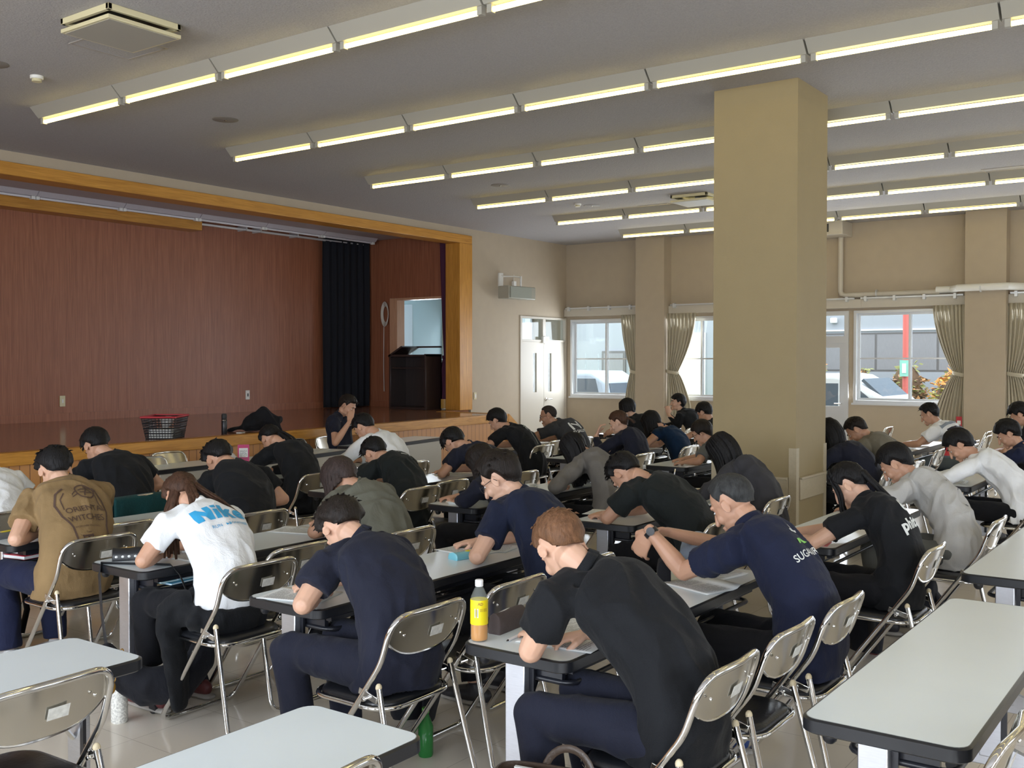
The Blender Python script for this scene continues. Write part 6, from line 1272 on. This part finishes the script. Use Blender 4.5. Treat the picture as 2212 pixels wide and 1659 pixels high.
b = MB().lathe([(.03, 0), (.033, .01), (.033, .13), (.014, .18), (.014, .19)], n=20).build('green_bottle', M('green_pet'), loc=(3.33, 2.86, .0), smooth=True, angle=50); b.rotation_euler = (0, 0, 0); tag(b, 'green bottle with a bright green cap beside the black backpack on the floor', 'bottle'); MB().lathe([(.016, .188), (.016, .208), (0, .209)], n=18).build('cap', mat('cap_green', (.15, .45, .08), .4), b)
backpack('dark bag on the floor under the right edge table', (6.6, 1.62, 0), radians(10), M('bag_black'), M('bag_black'), .8)
backpack('dark sports bag on the floor under the ponytailed woman\'s chair', (5.95, 1.78, 0), radians(80), M('bag_black'), M('shoe_red'), .7)
rb = MB().tube([(-.12, 0, .05), (0, 0, .07), (.12, 0, .05)], [(.08, .05), (.10, .07), (.08, .05)], side=(0,1,0), n=16, rnd=True).build('red_bag', mat('bag_red', (.42, .02, .03), .5), loc=(12.75, 2.75, .452), smooth=True); tag(rb, 'red bag lying on a chair behind the striped T-shirt', 'bag'); MB().tube([(-.08, 0, .11), (-.04, 0, .2), (.04, 0, .2), (.08, 0, .11)], .006, n=6).build('handle', M('strap_black'), rb, smooth=True)
ex = MB().lathe([(.055, 0), (.06, .01), (.06, .36), (.04, .42), (.015, .44)], n=20).build('fire_extinguisher', M('bag_red'), loc=(16.42, 3.66, .001), smooth=True, angle=50)
ex.location = (16.35, 3.68, 0); tag(ex, 'red fire extinguisher beside the right-hand pillar', 'fire extinguisher'); MB().box(-.02, .03, -.01, .01, .44, .50).build('valve', M('black_plastic'), ex); MB().tube([(.02, 0, .47), (.07, 0, .42), (.075, 0, .2)], .008, n=8).build('hose', M('rubber'), ex, smooth=True)
rp_ = MB().box(16.50, 16.515, 3.52, 3.60, .70, .86).build('red_sign', M('bag_red')); tag(rp_, 'small red plate low on the side of the right-hand pillar', 'sign'); MB().box(16.496, 16.50, 3.535, 3.585, .74, .80).build('sign_print', M('paper'), rp_)
# brown leather bag at the bottom edge
lb = thing('leather_bag', 'brown leather bag with a navy folder at the bottom edge of the picture', 'bag', (2.545, 1.66, 0), radians(-78))
mat('leather_brown', (.060, .040, .028), .35, bump=.2, bscale=120); mat('folder_navy', (.008, .012, .035), .5)
def lf(u, v):
    a = 2*pi*u; k = 1 - .12*(1-v); r1, r2 = .20*k, .065*k
    return (r1*abs(cos(a))**.55*(1 if cos(a) > 0 else -1), r2*abs(sin(a))**.7*(1 if sin(a) > 0 else -1), .06 + .40*v)
MB().sheet(lf, 40, 8, .006).box(-.17, .17, -.05, .05, .055, .065).build('bag_body', M('leather_brown'), lb, smooth=True, angle=60)
MB().box(-.15, .16, -.02, .0, .08, .455).build('folder', M('folder_navy'), lb); MB().box(-.15, .16, .004, .016, .08, .462).build('papers', M('paper'), lb)
MB().tube([(-.08*cos(a), .072+.016*sin(a), .42+.09*sin(a)) for a in [pi*i/14 for i in range(15)]], [(.012, .004)]*15, side=(1,0,0), n=8).build('handle', M('leather_brown'), lb, smooth=True)
for sg in (-1, 1): MB().tube([(sg*.12, 0, 0), (sg*.12, 0, .06)], .03, n=12).build('bag_foot', M('leather_brown'), lb)
# front desk: pink leaflet stand, plastic bag
mat('leaflet_pink', (.50, .04, .16), .5); ls = thing('leaflet_stand', 'pink and white leaflet standing on the short front desk', 'leaflet', (6.58, 7.99, .70), radians(-40))
MB().obox((0, 0, .09), (.055, 0, 0), (0, .003, 0), (0, .02, .09)).build('card', M('leaflet_pink'), ls); MB().obox((0, -.0045, .082), (.042, 0, 0), (0, .0006, 0), (0, .0135, .065)).build('white_panel', M('paper'), ls); MB().obox((0, .045, .075), (.05, 0, 0), (0, .003, 0), (0, -.03, .075)).build('rear_leg', M('paper'), ls)
tx = text_lines('printed_text', ls, -.035, .035, -.05, .05, 0, 10, M('ink'), 9, .003); tx.rotation_euler = (radians(78), 0, 0); tx.location = (0, -.0062, .08)
pb = MB(); pb.tube([(-.08, 0, .03), (-.02, 0, .05), (.05, .01, .06), (.10, 0, .03)], [(.05, .03), (.06, .05), (.055, .05), (.03, .025)], side=(0,1,0), n=16, rnd=True); o = pb.build('plastic_bag', M('clear_film'), loc=(6.50, 8.03, .7) if False else (6.40, 8.00, .70)); remesh(o, .008, 2); wrinkle(o, .012, 12, 25)
for v in o.data.vertices: v.co.z = max(.001, v.co.z)
tag(o, 'crumpled clear plastic bag beside the pink leaflet', 'plastic bag')
# things on the stage
bk = thing('shopping_basket', 'black plastic basket with a red rim on the stage', 'basket', (6.78, 9.52, ZS), radians(38))
def bsk(k): return .20 + .045*k, .145 + .035*k
mb = MB(); h = .23
for i in range(9):
    z = .004 + i*(h-.01)/8; a, b_ = bsk(z/h); 
    for q in (((-a, -b_), (a, -b_)), ((a, -b_), (a, b_)), ((a, b_), (-a, b_)), ((-a, b_), (-a, -b_))): mb.tube([(q[0][0], q[0][1], z), (q[1][0], q[1][1], z)], (.004 if i % 2 else .007), n=6)
a0, b0 = bsk(0); a1, b1 = bsk(1)
for i in range(15):
    u = -1 + 2*i/14
    for s_ in (-1, 1): mb.tube([(u*a0, s_*b0, 0), (u*a1, s_*b1, h)], .0035, n=5)
for i in range(11):
    u = -1 + 2*i/10
    for s_ in (-1, 1): mb.tube([(s_*a0, u*b0, 0), (s_*a1, u*b1, h)], .0035, n=5)
mb.box(-a0, a0, -b0, b0, 0, .006); mb.build('basket_lattice', M('black_plastic'), bk)
P = [(-a1, -b1), (a1, -b1), (a1, b1), (-a1, b1), (-a1, -b1)]; MB().tube([(x*1.02, y*1.02, h+.004) for x, y in P], [(.011, .009)]*5, n=8, side=(0,0,1)).build('rim', M('bag_red'), bk)
MB().box(-.17, .17, -.12, .12, .008, .10).build('packed_papers', M('label_paper'), bk)
cu = MB().lathe([(.035, 0), (.05, .04), (.055, .09), (.04, .10)], n=14).lathe([(.03, .02), (.06, .08), (.03, .12)], c=(.05, .02, 0), n=9).build('plastic_wrap', M('clear_film'), loc=(6.80, 9.54, ZS+h-.12)); tag(cu, 'crumpled clear plastic wrapping sticking out of the basket', 'plastic wrap')
fl_ = MB().lathe([(.030, 0), (.032, .005), (.032, .165), (.028, .172)], n=24).build('flask', M('black_plastic'), loc=(7.55, 9.50, ZS), smooth=True, angle=50); tag(fl_, 'slim black flask standing on the stage beside the black garment', 'flask'); MB().lathe([(.029, .172), (.031, .178), (.031, .215), (.024, .228), (0, .23)], n=24).build('lid', M('rubber'), fl_, smooth=True, angle=50); MB().lathe([(.0325, .150), (.0325, .158)], n=24).build('ring', M('chrome'), fl_)
mb = MB(); mb.tube([(-.28, 0, .02), (-.15, 0, .05), (0, 0, .12), (.10, .0, .17), (.20, 0, .11), (.27, 0, .03)], [(.05, .02), (.10, .05), (.12, .11), (.10, .13), (.10, .09), (.06, .03)], side=(0,1,0), n=18, rnd=True).ell((.09, 0, .25), (.05, .06, .05)).ell((.26, 0, .13), (.06, .05, .04)); o = mb.build('black_garment', M('pouch_dark'), loc=(8.02, 9.52, ZS), rz=radians(-38)); remesh(o, .012, 3); wrinkle(o, .03, 18, 8)
for v in o.data.vertices: v.co.z = max(.001, v.co.z)
tag(o, 'black garment heaped on the stage edge', 'garment')
o = MB().box(-.05, .05, -.035, .035, 0, .012).build('phone', M('label_paper'), loc=(7.72, 9.42, ZS+.0005), rz=.5, bevel=.003); tag(o, 'small pale phone lying on the stage by the flask', 'phone'); MB().box(-.045, .045, -.03, .03, .012, .0125).build('screen', M('black_plastic'), o)
sc = thing('light_fitting_sign', 'x', 'sign') if False else None
